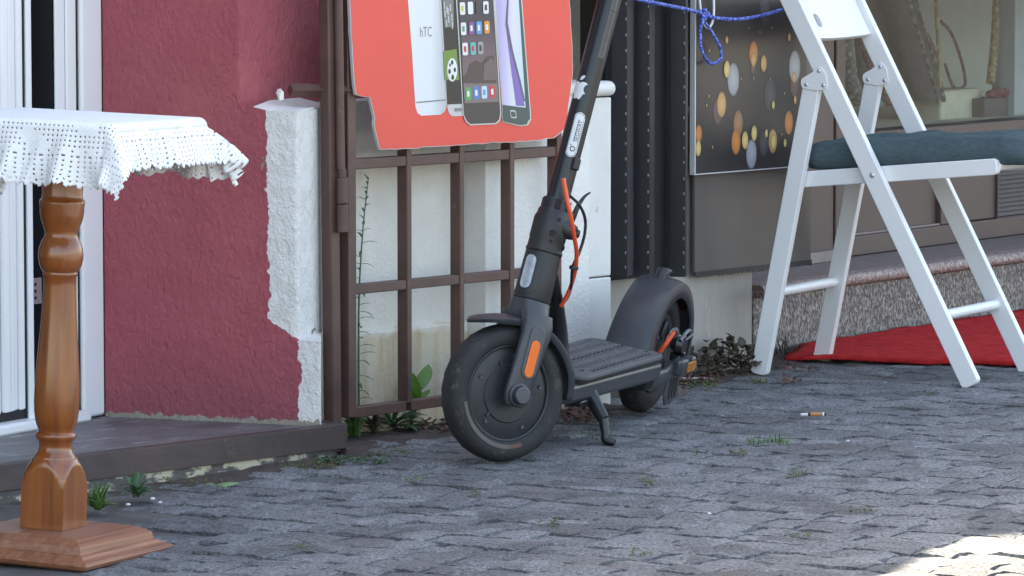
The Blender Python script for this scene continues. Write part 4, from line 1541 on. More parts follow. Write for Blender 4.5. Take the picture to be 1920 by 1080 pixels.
# ------------------------------------------------------------------ pedestal table
def wood_mat(name, c1, c2, c3, rough=0.3, coat=0.7, axis='Z'):
    m = bpy.data.materials.new(name)
    m.use_nodes = True
    nt = m.node_tree
    b = nt.nodes['Principled BSDF']
    b.inputs['Roughness'].default_value = rough
    b.inputs['Coat Weight'].default_value = coat
    b.inputs['Coat Roughness'].default_value = 0.12
    tc = nd(nt, 'ShaderNodeTexCoord')
    mp = nd(nt, 'ShaderNodeMapping')
    mp.inputs['Scale'].default_value = (38, 38, 2.2) if axis == 'Z' else (3, 60, 90)
    nt.links.new(tc.outputs['Object'], mp.inputs[0])
    n = nd(nt, 'ShaderNodeTexNoise')
    n.inputs['Scale'].default_value = 1.2
    n.inputs['Detail'].default_value = 5
    n.inputs['Distortion'].default_value = 0.8
    nt.links.new(mp.outputs[0], n.inputs[0])
    cr = nd(nt, 'ShaderNodeValToRGB')
    e = cr.color_ramp.elements
    e[0].position, e[0].color = 0.30, (*c2, 1)
    e[1].position, e[1].color = 0.72, (*c1, 1)
    x = e.new(0.5)
    x.color = (*c3, 1)
    nt.links.new(n.outputs[0], cr.inputs[0])
    nt.links.new(cr.outputs[0], b.inputs['Base Color'])
    bp = nd(nt, 'ShaderNodeBump')
    bp.inputs['Strength'].default_value = 0.08
    bp.inputs['Distance'].default_value = 0.002
    nt.links.new(n.outputs[0], bp.inputs['Height'])
    nt.links.new(bp.outputs[0], b.inputs['Normal'])
    return m
M_wood = wood_mat('varnished_pine', (0.33, 0.098, 0.016), (0.18, 0.046, 0.009), (0.26, 0.070, 0.012))
M_wood2 = wood_mat('faded_pine_base', (0.36, 0.155, 0.080), (0.20, 0.075, 0.040), (0.28, 0.11, 0.058), 0.5, 0.1, 'X')
TZ = -0.014
TM = Matrix.Translation((-0.753, 6.93, TZ + 0.004)) @ Matrix.Rotation(R(2.1), 4, 'Y') @ Matrix.Rotation(R(66), 4, 'Z')
table = thing('pedestal_table', TM, 'small wooden table on a turned pillar leg and square foot', 'table')
q = MB()
prof_ = [(0.137, 0.002), (0.144, 0.006), (0.147, 0.012), (0.142, 0.0165), (0.137, 0.0175), (0.131, 0.020), (0.127, 0.024), (0.121, 0.0255), (0.120, 0.030), (0.1185, 0.0375), (0.112, 0.041), (0.106, 0.0435), (0.102, 0.046), (0.096, 0.0475)]
for (a, z) in prof_:
    q.v += [Vector((-a, -a, z)), Vector((a, -a, z)), Vector((a, a, z)), Vector((-a, a, z))]
for i in range(len(prof_) - 1):
    for k in range(4):
        k2 = (k + 1) % 4
        q.f.append((i * 4 + k, i * 4 + k2, i * 4 + 4 + k2, i * 4 + 4 + k))
q.f.append((3, 2, 1, 0))
n_ = len(prof_) * 4 - 4
q.f.append((n_, n_ + 1, n_ + 2, n_ + 3))
q.build('foot', M_wood2, table, smooth=False)
# square block with arched shoulders, then a turned pillar
q = MB()
seg = 64
hb = 0.0395
rows = []
def sq(an, k):
    c, s_ = math.cos(an), math.sin(an)
    r_sq = 1 / max(abs(c), abs(s_))
    return r_sq
blk = [(0.048, hb, 1.0), (0.150, hb, 1.0)]
for (z, h, kk) in ((0.048, hb, 1), (0.147, hb, 1)):
    pass
for z in [0.048, 0.08, 0.105] + [0.112 + 0.0045 * k for k in range(12)]:
    ring = []
    for k in range(seg):
        an = 2 * PI * (k + 0.0) / seg
        rsq = hb * sq(an, 1)
        tt = max(0.0, min(1.0, (z - 0.112) / 0.048))
        rc = hb * (1.42 - 0.50 * tt ** 1.7)
        r = min(rsq, rc)
        ring.append(Vector((r * math.cos(an), r * math.sin(an), z)))
    rows.append(ring)
for ring in rows:
    q.v += ring
for i in range(len(rows) - 1):
    for k in range(seg):
        k2 = (k + 1) % seg
        q.f.append((i * seg + k, i * seg + k2, (i + 1) * seg + k2, (i + 1) * seg + k))
q.f.append(tuple(range(seg - 1, -1, -1)))
q.f.append(tuple((len(rows) - 1) * seg + k for k in range(seg)))
q.build('block', M_wood, table, angle=28)
pil = [(0.0, 0.158), (0.034, 0.1585), (0.0345, 0.163), (0.032, 0.167), (0.0285, 0.172), (0.0272, 0.180), (0.0275, 0.189), (0.031, 0.1925), (0.0335, 0.197), (0.0325, 0.202),
       (0.029, 0.2045), (0.0288, 0.208), (0.0315, 0.214), (0.0345, 0.223), (0.0366, 0.238), (0.0374, 0.256), (0.0370, 0.28), (0.0355, 0.305), (0.0325, 0.345), (0.0295, 0.385), (0.0275, 0.42),
       (0.0268, 0.445), (0.0266, 0.459), (0.0282, 0.461), (0.0285, 0.4645), (0.0278, 0.467), (0.031, 0.470), (0.0345, 0.478), (0.0366, 0.488), (0.0370, 0.495), (0.0358, 0.505), (0.0325, 0.515),
       (0.0285, 0.522), (0.0268, 0.528), (0.0275, 0.534), (0.0305, 0.543), (0.034, 0.552), (0.0358, 0.562), (0.0364, 0.574), (0.0370, 0.579), (0.0370, 0.583), (0.0345, 0.5855), (0.033, 0.592), (0.034, 0.62), (0.034, 0.705), (0.0, 0.705)]
MB().lathe(pil, 40).build('pillar', M_wood, table, angle=50)
MB().box((-0.16, -0.16, 0.702), (0.16, 0.16, 0.7195)).build('top', M_wood, table, bevel=0.004)

# lace cloth: a fine square grid draped over the top, eyelets cut out
HT = 0.163
OV = 0.113
cell = 0.0027
N = int(2 * (HT + OV) / cell)
def drape(a, b):
    dx = max(0, abs(a) - HT) * (1 if a > 0 else -1)
    dy = max(0, abs(b) - HT) * (1 if b > 0 else -1)
    d = math.hypot(dx, dy)
    ia, ib = max(-HT, min(HT, a)), max(-HT, min(HT, b))
    if d < 1e-6:
        return Vector((ia, ib, 0.7215 + 0.0008 * noise.noise(Vector((a * 30, b * 30, 0)))))
    nx, ny = dx / d, dy / d
    al = ia + ib + 2.2 * math.atan2(ny, nx) * 0.06
    rip = (0.5 + 0.5 * noise.noise(Vector((a * 13, b * 13, 3.1)))) * 0.6 + 0.4 * math.sin(62 * (a * ny * ny + b * nx * nx) + 1.3)
    cornr = min(abs(nx), abs(ny)) * 1.41
    r0 = 0.014
    if d < r0 * 1.57:
        an = d / r0
        ho, ve = r0 * math.sin(an), r0 * (1 - math.cos(an))
    else:
        e = d - r0 * 1.57
        fl = 0.12 + 0.34 * cornr + 0.30 * rip + 0.14 * max(0.0, -ny)
        fl += 0.09 * math.sin(105 * (a * ny * ny + b * nx * nx) + 2.0 * math.sin(23 * (a + b)))
        fl = max(-0.05, min(0.85, fl))
        ho, ve = r0 + e * fl, r0 + e * math.sqrt(max(0.05, 1 - fl * fl))
    return Vector((ia + nx * ho, ib + ny * ho, 0.7215 - ve))
def solid_cell(i, j):
    a = -(HT + OV) + (i + 0.5) * cell
    b = -(HT + OV) + (j + 0.5) * cell
    e = max(abs(a), abs(b))
    al = b if abs(a) > abs(b) else a
    hem = HT + OV
    # scalloped hem
    sc_ = hem - 0.010 + 0.007 * abs(math.cos(al * PI / 0.0135))
    k = int((e) / cell)
    t = i if abs(a) <= abs(b) else j
    w = j if abs(a) <= abs(b) else i
    if e < HT + 0.012:
        return True
    if e < HT + 0.050:                      # filet mesh with closed motifs
        mo = math.sin(al * 2 * PI / 0.085) * 0.5 + math.sin(e * 2 * PI / 0.055 + al * 38) * 0.7
        if mo > 0.45:
            return True
        return not (t % 3 == 0 and w % 3 == 0)
    ph = (e - HT - 0.050)
    if e > hem - 0.016:
        return not (t % 3 == 0 and w % 3 == 0)
    if t % 8 in (0, 1) and ph < 0.014:      # a row of large eyelets
        return (w % 8) not in (1, 2)
    if t % 4 == 0:
        return (w % 3) != 0
    return True
q = MB()
idx = {}
def vid(i, j):
    if (i, j) not in idx:
        idx[(i, j)] = len(q.v)
        a_, b_ = -(HT + OV) + i * cell, -(HT + OV) + j * cell
        def pull(x, al):
            if abs(x) <= HT + 0.06:
                return x
            f = (abs(x) - HT - 0.06) / (OV - 0.06)
            return math.copysign(abs(x) - f * f * 0.0065 * (1 - abs(math.cos(al * PI / 0.0150))), x)
        q.v.append(drape(pull(a_, b_), pull(b_, a_) + 0.026))
    return idx[(i, j)]
for i in range(N):
    for j in range(N):
        if solid_cell(i, j):
            q.f.append((vid(i, j), vid(i + 1, j), vid(i + 1, j + 1), vid(i, j + 1)))
M_lace = mat('white_cotton_lace', (0.82, 0.83, 0.84), (0.78, 0.79, 0.80), 0.95, 40, bump=0.5, bscale=500, bdist=0.002, spec=0.2)
cloth = thing('lace_tablecloth', TM @ Matrix.Rotation(R(3), 4, 'Z'), 'white crochet lace cloth draped over the pedestal table', 'tablecloth')
q.build('cloth', M_lace, cloth, solid=0.0016, recalc=False, angle=180)

# ------------------------------------------------------------------ white folding chair
CH = Matrix.Translation((0.559, 9.667, 0)) @ Matrix.Rotation(R(-28.5), 4, 'Z')
chair = thing('folding_chair', CH, 'white wooden folding chair standing before the red carpet', 'chair')
M_chair = mat('white_lacquer', (0.80, 0.80, 0.80), (0.77, 0.77, 0.77), 0.38, 4, bump=0.04, bscale=40, bdist=0.002, c3=(0.66, 0.64, 0.60), c3_at=0.70)
M_rod = M_chair
M_screw = mat('bright_screw', (0.62, 0.63, 0.66), None, 0.3, metal=0.7)
CW = 0.364
def limb(name, p0, p1, wid, y0, y1, rnd=True):
    """flat board between two (x,z) points"""
    a, b = Vector(p0), Vector(p1)
    d = (b - a).normalized()
    n = Vector((-d.y, d.x))
    h = wid / 2
    out = []
    r = 0.010
    if rnd:
        for cx, cy, s0_ in ((r, -h + r, 180), (r, h - r, 90)):
            pass
    loop = []
    corners = [(0, -h, 180), (None, -h, 270), (None, h, 0), (0, h, 90)]
    L = (b - a).length
    for (cx_, cy_, st) in ((r, -h + r, 180), (L - r, -h + r, 270), (L - r, h - r, 0), (r, h - r, 90)):
        for k in range(4):
            an = R(st + 30 * k)
            loop.append((cx_ + r * math.cos(an), cy_ + r * math.sin(an)))
    poly = []
    for (x, y) in loop:
        p = a + d * x + n * y
        poly.append((p.x, p.y))
    return MB().plate(poly, y0, y1).build(name, M_chair, chair, bevel=0.002)
def lx(z):
    return 0.522 - 0.526 * z
for y0 in (0.0, CW - 0.021):
    limb('front_leg', (lx(0.0), 0.0), (lx(0.97), 0.97), 0.0425, y0, y0 + 0.021)
    limb('rear_leg', (0.001, 0.0), (0.132, 0.672), 0.0405, y0, y0 + 0.021)
for y0 in (0.0235, CW - 0.0445):
    limb('seat_rail', (0.075, 0.444), (0.570, 0.488), 0.036, y0, y0 + 0.021)
for k in range(6):
    t = k / 5
    x, z = 0.11 + 0.43 * t, 0.455 + 0.0385 * t
    T = Matrix.Translation((x, 0, z)) @ Matrix.Rotation(R(-5), 4, 'Y')
    MB().box((-0.03, 0.046, -0.006), (0.03, CW - 0.046, 0.006), T).build('seat_slat', M_chair, chair, bevel=0.002)
MB().tube([(0.036, 0.018, 0.188), (0.036, CW - 0.018, 0.188)], 0.0115, 14).build('rear_rod', M_chair, chair)
MB().tube([(lx(0.152), 0.018, 0.152), (lx(0.152), CW - 0.018, 0.152)], 0.0115, 14).build('front_rod', M_chair, chair)
MB().tube([(0.563, 0.04, 0.487), (0.563, CW - 0.04, 0.487)], 0.010, 14).build('seat_front_rod', M_chair, chair)
for y0, sgn in ((0.0, -1), (CW - 0.021, -1)):
    poly = []
    pts_ = [(0.108, 0.653), (0.150, 0.648), (0.172, 0.655), (0.166, 0.690), (0.150, 0.706), (0.134, 0.690), (0.104, 0.674)]
    P = [Vector(p) for p in pts_]
    for i in range(len(P)):
        a, b, c = P[i - 1], P[i], P[(i + 1) % len(P)]
        p0, p1 = b + (a - b).normalized() * 0.008, b + (c - b).normalized() * 0.008
        for t in (0, 0.5, 1):
            w = p0 * (1 - t) ** 2 + b * 2 * t * (1 - t) + p1 * t * t
            poly.append((w.x, w.y))
    ya, yb = (y0 - 0.003, y0 - 0.0002) if sgn < 0 else (y0 + 0.0002, y0 + 0.003)
    br = MB().plate(poly, ya, yb).build('hinge_plate', M_chair, chair, bevel=0.0008)
    yc = ya if sgn < 0 else yb
    for (x, z) in ((0.119, 0.662), (0.161, 0.661), (0.150, 0.693)):
        MB().ball((x, yc, z), 0.0048, 10, 6, (1, 0.5, 1)).build('rivet', M_screw, br)
    MB().ball((lx(0.462) + 0.002, y0 if sgn < 0 else CW, 0.462), 0.0065, 10, 6, (1, 0.6, 1)).build('pivot_bolt', M_screw, chair)
# one far-side spacer strip beside the far rear leg
# curved back slat with a hand hole
q = MB()
nx_, nz_ = 48, 14
z0_, z1_ = 0.765, 0.848
hcy, hcz = 0.128, 0.800
ids = {}
for i in range(nx_ + 1):
    for j in range(nz_ + 1):
        y = 0.021 + (CW - 0.042) * i / nx_
        f = 2 * (i / nx_) - 1
        z = z0_ + (z1_ - z0_) * j / nz_ - 0.006 * (1 - f * f) * (1 - j / nz_)
        x = lx(z) - 0.024 * (1 - f * f)
        ids[(i, j)] = len(q.v)
        q.v.append(Vector((x, y, z)))
hole = lambda y, z: ((y - hcy) / 0.021) ** 2 + ((z - hcz) / 0.0155) ** 2 < 1
# snap cell corners to the hole's rim
for i in range(nx_ + 1):
    for j in range(nz_ + 1):
        p = q.v[ids[(i, j)]]
        r = math.sqrt(((p.y - hcy) / 0.021) ** 2 + ((p.z - hcz) / 0.0155) ** 2)
        if 0.72 < r < 1.28:
            p.y = hcy + (p.y - hcy) / r
            dz = (p.z - hcz) / r - (p.z - hcz)
            p.z += dz
            p.x += -0.526 * dz
for i in range(nx_):
    for j in range(nz_):
        y = 0.021 + (CW - 0.042) * (i + 0.5) / nx_
        c = [ids[(i, j)], ids[(i + 1, j)], ids[(i + 1, j + 1)], ids[(i, j + 1)]]
        m_ = sum((q.v[k] for k in c), Vector()) / 4
        if not ((m_.y - hcy) / 0.021) ** 2 + ((m_.z - hcz) / 0.0155) ** 2 < 0.98:
            q.f.append(tuple(c))
q.build('back_slat', M_chair, chair, solid=0.016, bevel=0.003, recalc=False)

# seat cushion
CU = CH @ Matrix.Translation((0.370, CW / 2 + 0.004, 0.507)) @ Matrix.Rotation(R(-3.2), 4, 'Y')
cush = thing('seat_cushion', CU, 'dark blue grey seat cushion lying on the white chair', 'cushion')
M_cush = mat('blue_grey_denim', (0.086, 0.122, 0.134), (0.062, 0.092, 0.102), 0.95, 60, bump=0.5, bscale=420, bdist=0.0015, spec=0.15, stretch=(1, 1, 2.5), b2=0.35, b2scale=36)
q = MB()
na, nb2 = 44, 30
hx_, hy_, hz_ = 0.285, 0.150, 0.043
def cpt(a, b, top):
    x, y = a * hx_, b * hy_
    ex, ey = abs(a), abs(b)
    edge = (1 - ex ** 5) * (1 - ey ** 5)
    h = hz_ * (0.50 + 0.50 * max(0, edge) ** 0.45)
    if max(ex, ey) > 0.999:
        h = 0.004
    tuft = 0
    for cx_ in (-0.42, 0.42):
        for cy_ in (-0.42, 0.42):
            d = math.hypot(a - cx_, b - cy_)
            tuft += 0.012 * math.exp(-(d / 0.17) ** 2)
    lump = 0.011 * noise.noise(Vector((a * 2.6, b * 2.6, 7))) + 0.006 * noise.noise(Vector((a * 7, b * 7, 2)))
    crease = 0.0035 * noise.noise(Vector((a * 14 + 3 * b, b * 5, 9)))
    z = (h + lump * edge + crease * edge - tuft) if top else -h * 0.75
    wob = 0.006 * noise.noise(Vector((a * 3, b * 3, 1 if top else 5)))
    sag = -0.012 * max(0, a - 0.75) * 3
    return Vector((x + wob, y + wob, z + sag))
for top in (1, 0):
    base_ = len(q.v)
    for i in range(na + 1):
        for j in range(nb2 + 1):
            a = -1 + 2 * i / na
            b = -1 + 2 * j / nb2
            r_ = 0.16
            ax, bx_ = a, b
            if abs(a) > 1 - r_ and abs(b) > 1 - r_:
                ca, cb = math.copysign(1 - r_, a), math.copysign(1 - r_, b)
                da, db = a - ca, b - cb
                m_ = max(abs(da), abs(db))
                l_ = math.hypot(da, db)
                if l_ > 1e-6:
                    ax, bx_ = ca + da * m_ / l_, cb + db * m_ / l_
            p = cpt(a, b, top)
            q.v.append(Vector((p.x * (ax / a if abs(a) > 0.01 else 1), p.y * (bx_ / b if abs(b) > 0.01 else 1), p.z)))
    for i in range(na):
        for j in range(nb2):
            a = base_ + i * (nb2 + 1) + j
            q.f.append((a, a + nb2 + 1, a + nb2 + 2, a + 1) if top else (a, a + 1, a + nb2 + 2, a + nb2 + 1))
half = (na + 1) * (nb2 + 1)
rim = [i * (nb2 + 1) for i in range(na + 1)] + [na * (nb2 + 1) + j for j in range(1, nb2 + 1)] + \
      [i * (nb2 + 1) + nb2 for i in range(na - 1, -1, -1)] + [j for j in range(nb2 - 1, 0, -1)]
for k in range(len(rim)):
    a, b = rim[k], rim[(k + 1) % len(rim)]
    q.f.append((a, b, b + half, a + half))
q.build('cover', M_cush, cush, angle=180)

# ------------------------------------------------------------------ electric scooter
HEAD = math.degrees(math.atan2(-0.826, -0.302))
ROLL = 10.5
SC_M = Matrix.Translation((0.265, 8.918, 0.001)) @ Matrix.Rotation(R(HEAD), 4, 'Z') @ Matrix.Rotation(R(-ROLL), 4, 'X')
scooter = thing('electric_scooter', SC_M, 'dark grey electric kick scooter parked on its side stand', 'scooter')
M_tyre = mat('tyre_rubber', (0.021, 0.021, 0.023), (0.015, 0.015, 0.016), 0.7, 20, bump=0.2, bscale=120, bdist=0.002, c3=(0.050, 0.044, 0.039), c3_at=0.58)
M_body = mat('satin_charcoal', (0.042, 0.045, 0.053), (0.034, 0.037, 0.043), 0.36, 8, c3=(0.07, 0.07, 0.072), c3_at=0.70)
M_tube = mat('satin_black_tube', (0.013, 0.014, 0.017), (0.010, 0.011, 0.013), 0.30, 8)
M_plastic = mat('matt_black_plastic', (0.020, 0.020, 0.022), (0.015, 0.015, 0.017), 0.45, 10)
M_hub = mat('hub_cover', (0.024, 0.025, 0.029), (0.019, 0.020, 0.023), 0.48, 14, c3=(0.055, 0.052, 0.05), c3_at=0.68)
M_cap = mat('axle_cap', (0.09, 0.095, 0.115), (0.075, 0.08, 0.095), 0.4, 30, metal=0.4)
M_matt = mat('deck_mat', (0.098, 0.10, 0.105), (0.078, 0.08, 0.084), 0.8, 12, bump=0.2, bscale=200, bdist=0.001, c3=(0.12, 0.115, 0.11), c3_at=0.66)
M_orange = mat('orange_reflector', (0.85, 0.16, 0.02), (0.78, 0.13, 0.015), 0.25, 20)
M_ocable = mat('orange_cable', (0.80, 0.095, 0.03), (0.74, 0.08, 0.025), 0.35, 20)
M_amber = mat('amber_reflector', (0.42, 0.17, 0.02), (0.30, 0.11, 0.012), 0.25, 60)
M_refl = mat('clear_reflector', (0.50, 0.54, 0.58), (0.34, 0.38, 0.42), 0.2, 70, metal=0.3)
M_sticker = mat('white_sticker', (0.66, 0.68, 0.70), None, 0.4)
M_strip = mat('sidewall_strip', (0.115, 0.095, 0.082), (0.09, 0.075, 0.066), 0.6, 30)
WB = 0.874
WR = 0.1315
AX = Vector((WB - 0.010, 0, WR))                 # point on the steering axis
RAKE = 14.5
AD = Vector((-math.sin(R(RAKE)), 0, math.cos(R(RAKE))))
AF = Vector((math.cos(R(RAKE)), 0, math.sin(R(RAKE))))   # forward, square to the axis
AL = Vector((0, 1, 0))
STEER = Matrix.Translation(AX) @ Matrix.Rotation(R(-38), 4, AD) @ Matrix.Translation(-AX)
def ax(d, f=0.0, l=0.0):
    """point d above the axle along the steering axis, f forward, l left"""
    return AX + AD * d + AF * f + AL * l

def tyre(c, name_par, M=None):
    q = MB()
    prof_ = []
    for k in range(20):
        an = 2 * PI * k / 20
        r = 0.108 + 0.0235 * math.copysign(abs(math.cos(an)) ** 0.85, math.cos(an))
        h = 0.0265 * math.copysign(abs(math.sin(an)) ** 0.8, math.sin(an))
        prof_.append((r, h))
    q.lathe(prof_, 72, 'Y', c, closed=True)
    # sipes cut as slim raised-edge grooves along the shoulder
    if M:
        q.xform(M)
    return q.build('tyre', M_tyre, name_par, angle=60)

def grooves(c, par, M=None):
    q = MB()
    for sgn in (-1, 1):
        for k in range(26):
            a0 = 2 * PI * k / 26 + (0.1 if sgn > 0 else 0)
            pts_ = []
            for t in range(6):
                f = t / 5
                ph = 0.30 + 0.62 * f           # across the tread
                r = 0.1078 + 0.0235 * math.cos(ph) ** 0.85
                h = 0.0262 * math.sin(ph) ** 0.8 * sgn
                a = a0 + 0.20 * f * f
                pts_.append(Vector(c) + Vector((r * math.cos(a), h, r * math.sin(a))))
            q.tube(pts_, [0.0004, 0.0011, 0.0013, 0.0012, 0.0009, 0.0004], 5, flat=1.0)
    if M:
        q.xform(M)
    return q.build('tread_groove', M_dark, par)

# front wheel
fc = (WB, 0, WR)
tf = tyre(fc, scooter, STEER)
grooves(fc, tf, STEER)
fw_ = MB()
for sgn in (1, -1):
    fw_.lathe([(0.0, 0.0225 * sgn), (0.055, 0.0225 * sgn), (0.057, 0.0195 * sgn), (0.081, 0.0185 * sgn), (0.086, 0.0165 * sgn), (0.0905, 0.0165 * sgn), (0.0905, 0.0125 * sgn)], 56, 'Y', fc)
fw_.xform(STEER)
hubo = fw_.build('hub_motor', M_hub, scooter, angle=30)
q = MB()
q.lathe([(0.0875, 0.0205), (0.0905, 0.0220), (0.0925, 0.0215), (0.0915, 0.014)], 56, 'Y', fc)
q.xform(STEER)
q.build('rim_lip', M_plastic, scooter)
for k in range(5):
    an = R(98 + 72 * k)
    p = Vector(fc) + Vector((0.072 * math.cos(an), 0.0188, 0.072 * math.sin(an)))
    q = MB().lathe([(0.0, 0.0028), (0.0022, 0.0028), (0.0022, 0.0012), (0.0042, 0.0022), (0.0046, 0.0)], 12, 'Y', p)
    q.xform(STEER)
    q.build('screw', M_cap, hubo)
for an in (R(180 - 2), R(-40), R(70)):
    q = MB()
    T = Matrix.Translation(fc) @ Matrix.Rotation(-an, 4, 'Y')
    q.box((0.02, 0.0224, -0.0025), (0.066, 0.0242, 0.0025), T)
    q.xform(STEER)
    q.build('rib', M_hub, hubo, bevel=0.001)
q = MB()
q.lathe([(0.0945, 0.0258), (0.1005, 0.0266), (0.1035, 0.0269)], 24, 'Y', fc, a0=R(-8), a1=R(82))
q.xform(STEER)
# strip lies on the lower front sidewall
q2 = MB()
q2.lathe([(0.0975, 0.0261), (0.1015, 0.0272), (0.1055, 0.0272)], 28, 'Y', fc, a0=R(-8), a1=R(-92))
q2.xform(STEER)
q2.build('sidewall_strip', M_strip, tf)
q2 = MB()
q2.lathe([(0.0975, 0.0261), (0.1015, 0.0272), (0.1055, 0.0272)], 8, 'Y', fc, a0=R(-92.3), a1=R(-107))
q2.xform(STEER)
q2.build('sidewall_strip', mat('sidewall_red', (0.13, 0.055, 0.045), None, 0.6), tf)

# fork: crown and two legs
fk = MB()
for sgn in (1, -1):
    secs = []
    for (d, l, f, ha, hb_) in ((-0.025, 0.047, 0.010, 0.018, 0.007), (-0.016, 0.047, 0.010, 0.0255, 0.009), (0.008, 0.047, 0.009, 0.0285, 0.010), (0.05, 0.0475, 0.006, 0.0295, 0.0095),
                               (0.09, 0.0465, 0.003, 0.0315, 0.0105), (0.115, 0.044, 0.0, 0.033, 0.013), (0.138, 0.038, -0.001, 0.034, 0.018), (0.158, 0.026, 0.0, 0.0345, 0.024)):
        secs.append((ax(d, f, l * sgn), AF, AL, ha, hb_))
    fk.loft(secs, 20, power=2.8)
fk.loft([(ax(0.134), AF, AL, 0.026, 0.040), (ax(0.145), AF, AL, 0.0345, 0.048), (ax(0.158), AF, AL, 0.036, 0.045), (ax(0.170), AF, AL, 0.0365, 0.039), (ax(0.181), AF, AL, 0.036, 0.036)], 28, power=2.3)
fk.xform(STEER)
forko = fk.build('fork', M_body, scooter, angle=50)
q = MB()
cc = Vector(fc)
q.lathe([(0.0, 0.0725), (0.0145, 0.0725), (0.0165, 0.071), (0.017, 0.052)], 28, 'Y', cc)
q.xform(STEER)
q.build('axle_cap', M_cap, scooter, angle=30)
q = MB()
q.lathe([(0.0235, 0.0545), (0.0225, 0.0585), (0.018, 0.0595)], 28, 'Y', cc)
q.xform(STEER)
q.build('axle_boss', M_body, scooter)
def pill(d0, d1, w, l, th, f=0.0, n=10):
    """rounded bar lying on the outer face of the left fork leg"""
    loop = []
    r = w / 2
    for k in range(n + 1):
        an = PI * k / n
        loop.append((d1 - r + r * math.sin(an), f + r * math.cos(an)))
    for k in range(n + 1):
        an = PI + PI * k / n
        loop.append((d0 + r + r * math.sin(an), f + r * math.cos(an)))
    q = MB()
    m_ = len(loop)
    q.v = [ax(a, b, l) for a, b in loop] + [ax(a, b, l + th) for a, b in loop]
    q.f = [tuple(range(m_)), tuple(range(2 * m_ - 1, m_ - 1, -1))] + [(i, (i + 1) % m_, m_ + (i + 1) % m_, m_ + i) for i in range(m_)]
    return q
q = pill(0.030, 0.135, 0.034, 0.0555, 0.0036, 0.003)
q.xform(STEER)
q.build('reflector_bezel', mat('bezel_grey', (0.075, 0.08, 0.09), None, 0.5), forko, bevel=0.0015)
q = pill(0.034, 0.106, 0.0205, 0.0588, 0.0022, 0.0035)
q.xform(STEER)
q.build('side_reflector', M_orange, forko, bevel=0.001)

def arc_shell(c, r, hw, a0, a1, n, drop, taper0=1.0, taper1=1.0, th=0.004, flare=0.0):
    """mudguard: curved C-section running round a wheel centre c (angles from forward, up positive)"""
    q = MB()
    cross = 9
    for i in range(n + 1):
        t = i / n
        a = R(a0 + (a1 - a0) * t)
        w = hw * (min(1, taper0 + (1 - taper0) * min(1, t * 5)) * min(1, taper1 + (1 - taper1) * min(1, (1 - t) * 4)))
        for j in range(cross):
            s_ = -1 + 2 * j / (cross - 1)
            if abs(s_) <= 0.75:
                y, dr = s_ / 0.75 * w, -0.006 * (s_ / 0.75) ** 2
            else:
                y, dr = math.copysign(w, s_), -0.006 - drop * (abs(s_) - 0.75) / 0.25
            rr_ = r + dr * (1 if not flare else min(1, 0.25 + t * 1.5)) + flare * (1 - t) ** 1.5
            q.v.append(Vector(c) + Vector((rr_ * math.cos(a), y, rr_ * math.sin(a))))
    for i in range(n):
        for j in range(cross - 1):
            a = i * cross + j
            q.f.append((a, a + 1, a + cross + 1, a + cross))
    return q
# front mudguard: short beak and long tail
q = arc_shell(fc, 0.147, 0.034, 58, 100, 14, 0.012, taper0=0.05, flare=0.016)
q.xform(STEER)
q.build('front_mudguard', M_body, scooter, solid=0.004, angle=60)
q = arc_shell(fc, 0.150, 0.033, 98, 186, 24, 0.013, taper1=0.7)
q.xform(STEER)
q.build('front_mudguard', M_body, scooter, solid=0.004, angle=60)
# head tube with reflector, folding collar, stem
q = MB()
q.lathe([(0.0, 0.0), (0.0352, 0.0), (0.0362, 0.003), (0.0355, 0.05), (0.0345, 0.093), (0.0, 0.093)], 40)
T_axis = Matrix.Translation(ax(0.1825)) @ Matrix.Rotation(R(-RAKE), 4, 'Y')
q.xform(T_axis)
q.build('head_tube', M_plastic, scooter, angle=40)
q = MB()
def onT(dx, dz, rad, w_ang):
    return Vector((rad * math.cos(w_ang), rad * math.sin(w_ang), dz))
RA = R(12)
def pill_on_tube(r, zc, L, W_, ang, th, m, name, T=T_axis, par=scooter, n=8, rows=1):
    loop = []
    hw = W_ / 2
    for k in range(n + 1):
        an = PI * k / n
        loop.append((hw * math.cos(an), L / 2 - hw + hw * math.sin(an)))
    for k in range(n + 1):
        an = PI + PI * k / n
        loop.append((hw * math.cos(an), -L / 2 + hw + hw * math.sin(an)))
    q = MB()
    m_ = len(loop)
    # centre strip columns keep the face curved with the tube
    cols = 7
    tops = []
    for layer in (r, r + th):
        for i in range(n + 1):
            x, zt_ = hw * math.cos(PI * i / n), hw * math.sin(PI * i / n)
            for zz in (-L / 2 + hw - zt_, L / 2 - hw + zt_):
                a = ang + x / r
                q.v.append(Vector((layer * math.cos(a), layer * math.sin(a), zc + zz)))
    for i in range(n):
        a = 2 * i
        b = a + 2 * (n + 1)
        q.f += [(a, a + 2, a + 3, a + 1), (b, b + 1, b + 3, b + 2), (a, a + 2, b + 2, b), (a + 1, b + 1, b + 3, a + 3)]
    q.xform(T)
    return q.build(name, m, par)
pill_on_tube(0.0352, 0.050, 0.084, 0.040, R(-8), 0.0035, M_plastic, 'reflector_bezel')
pill_on_tube(0.0388, 0.050, 0.066, 0.022, R(-12), 0.002, M_refl, 'front_reflector')
q = MB()
q.lathe([(0.0, 0.0935), (0.0345, 0.0935), (0.036, 0.096), (0.036, 0.100), (0.0345, 0.102), (0.0342, 0.118), (0.0352, 0.121), (0.0352, 0.158), (0.034, 0.164), (0.0318, 0.169), (0.0315, 0.176), (0.0285, 0.181), (0.0285, 0.198), (0.0265, 0.201), (0.0, 0.201)], 40)
q.xform(T_axis)
collar = q.build('folding_collar', M_plastic, scooter, angle=30)
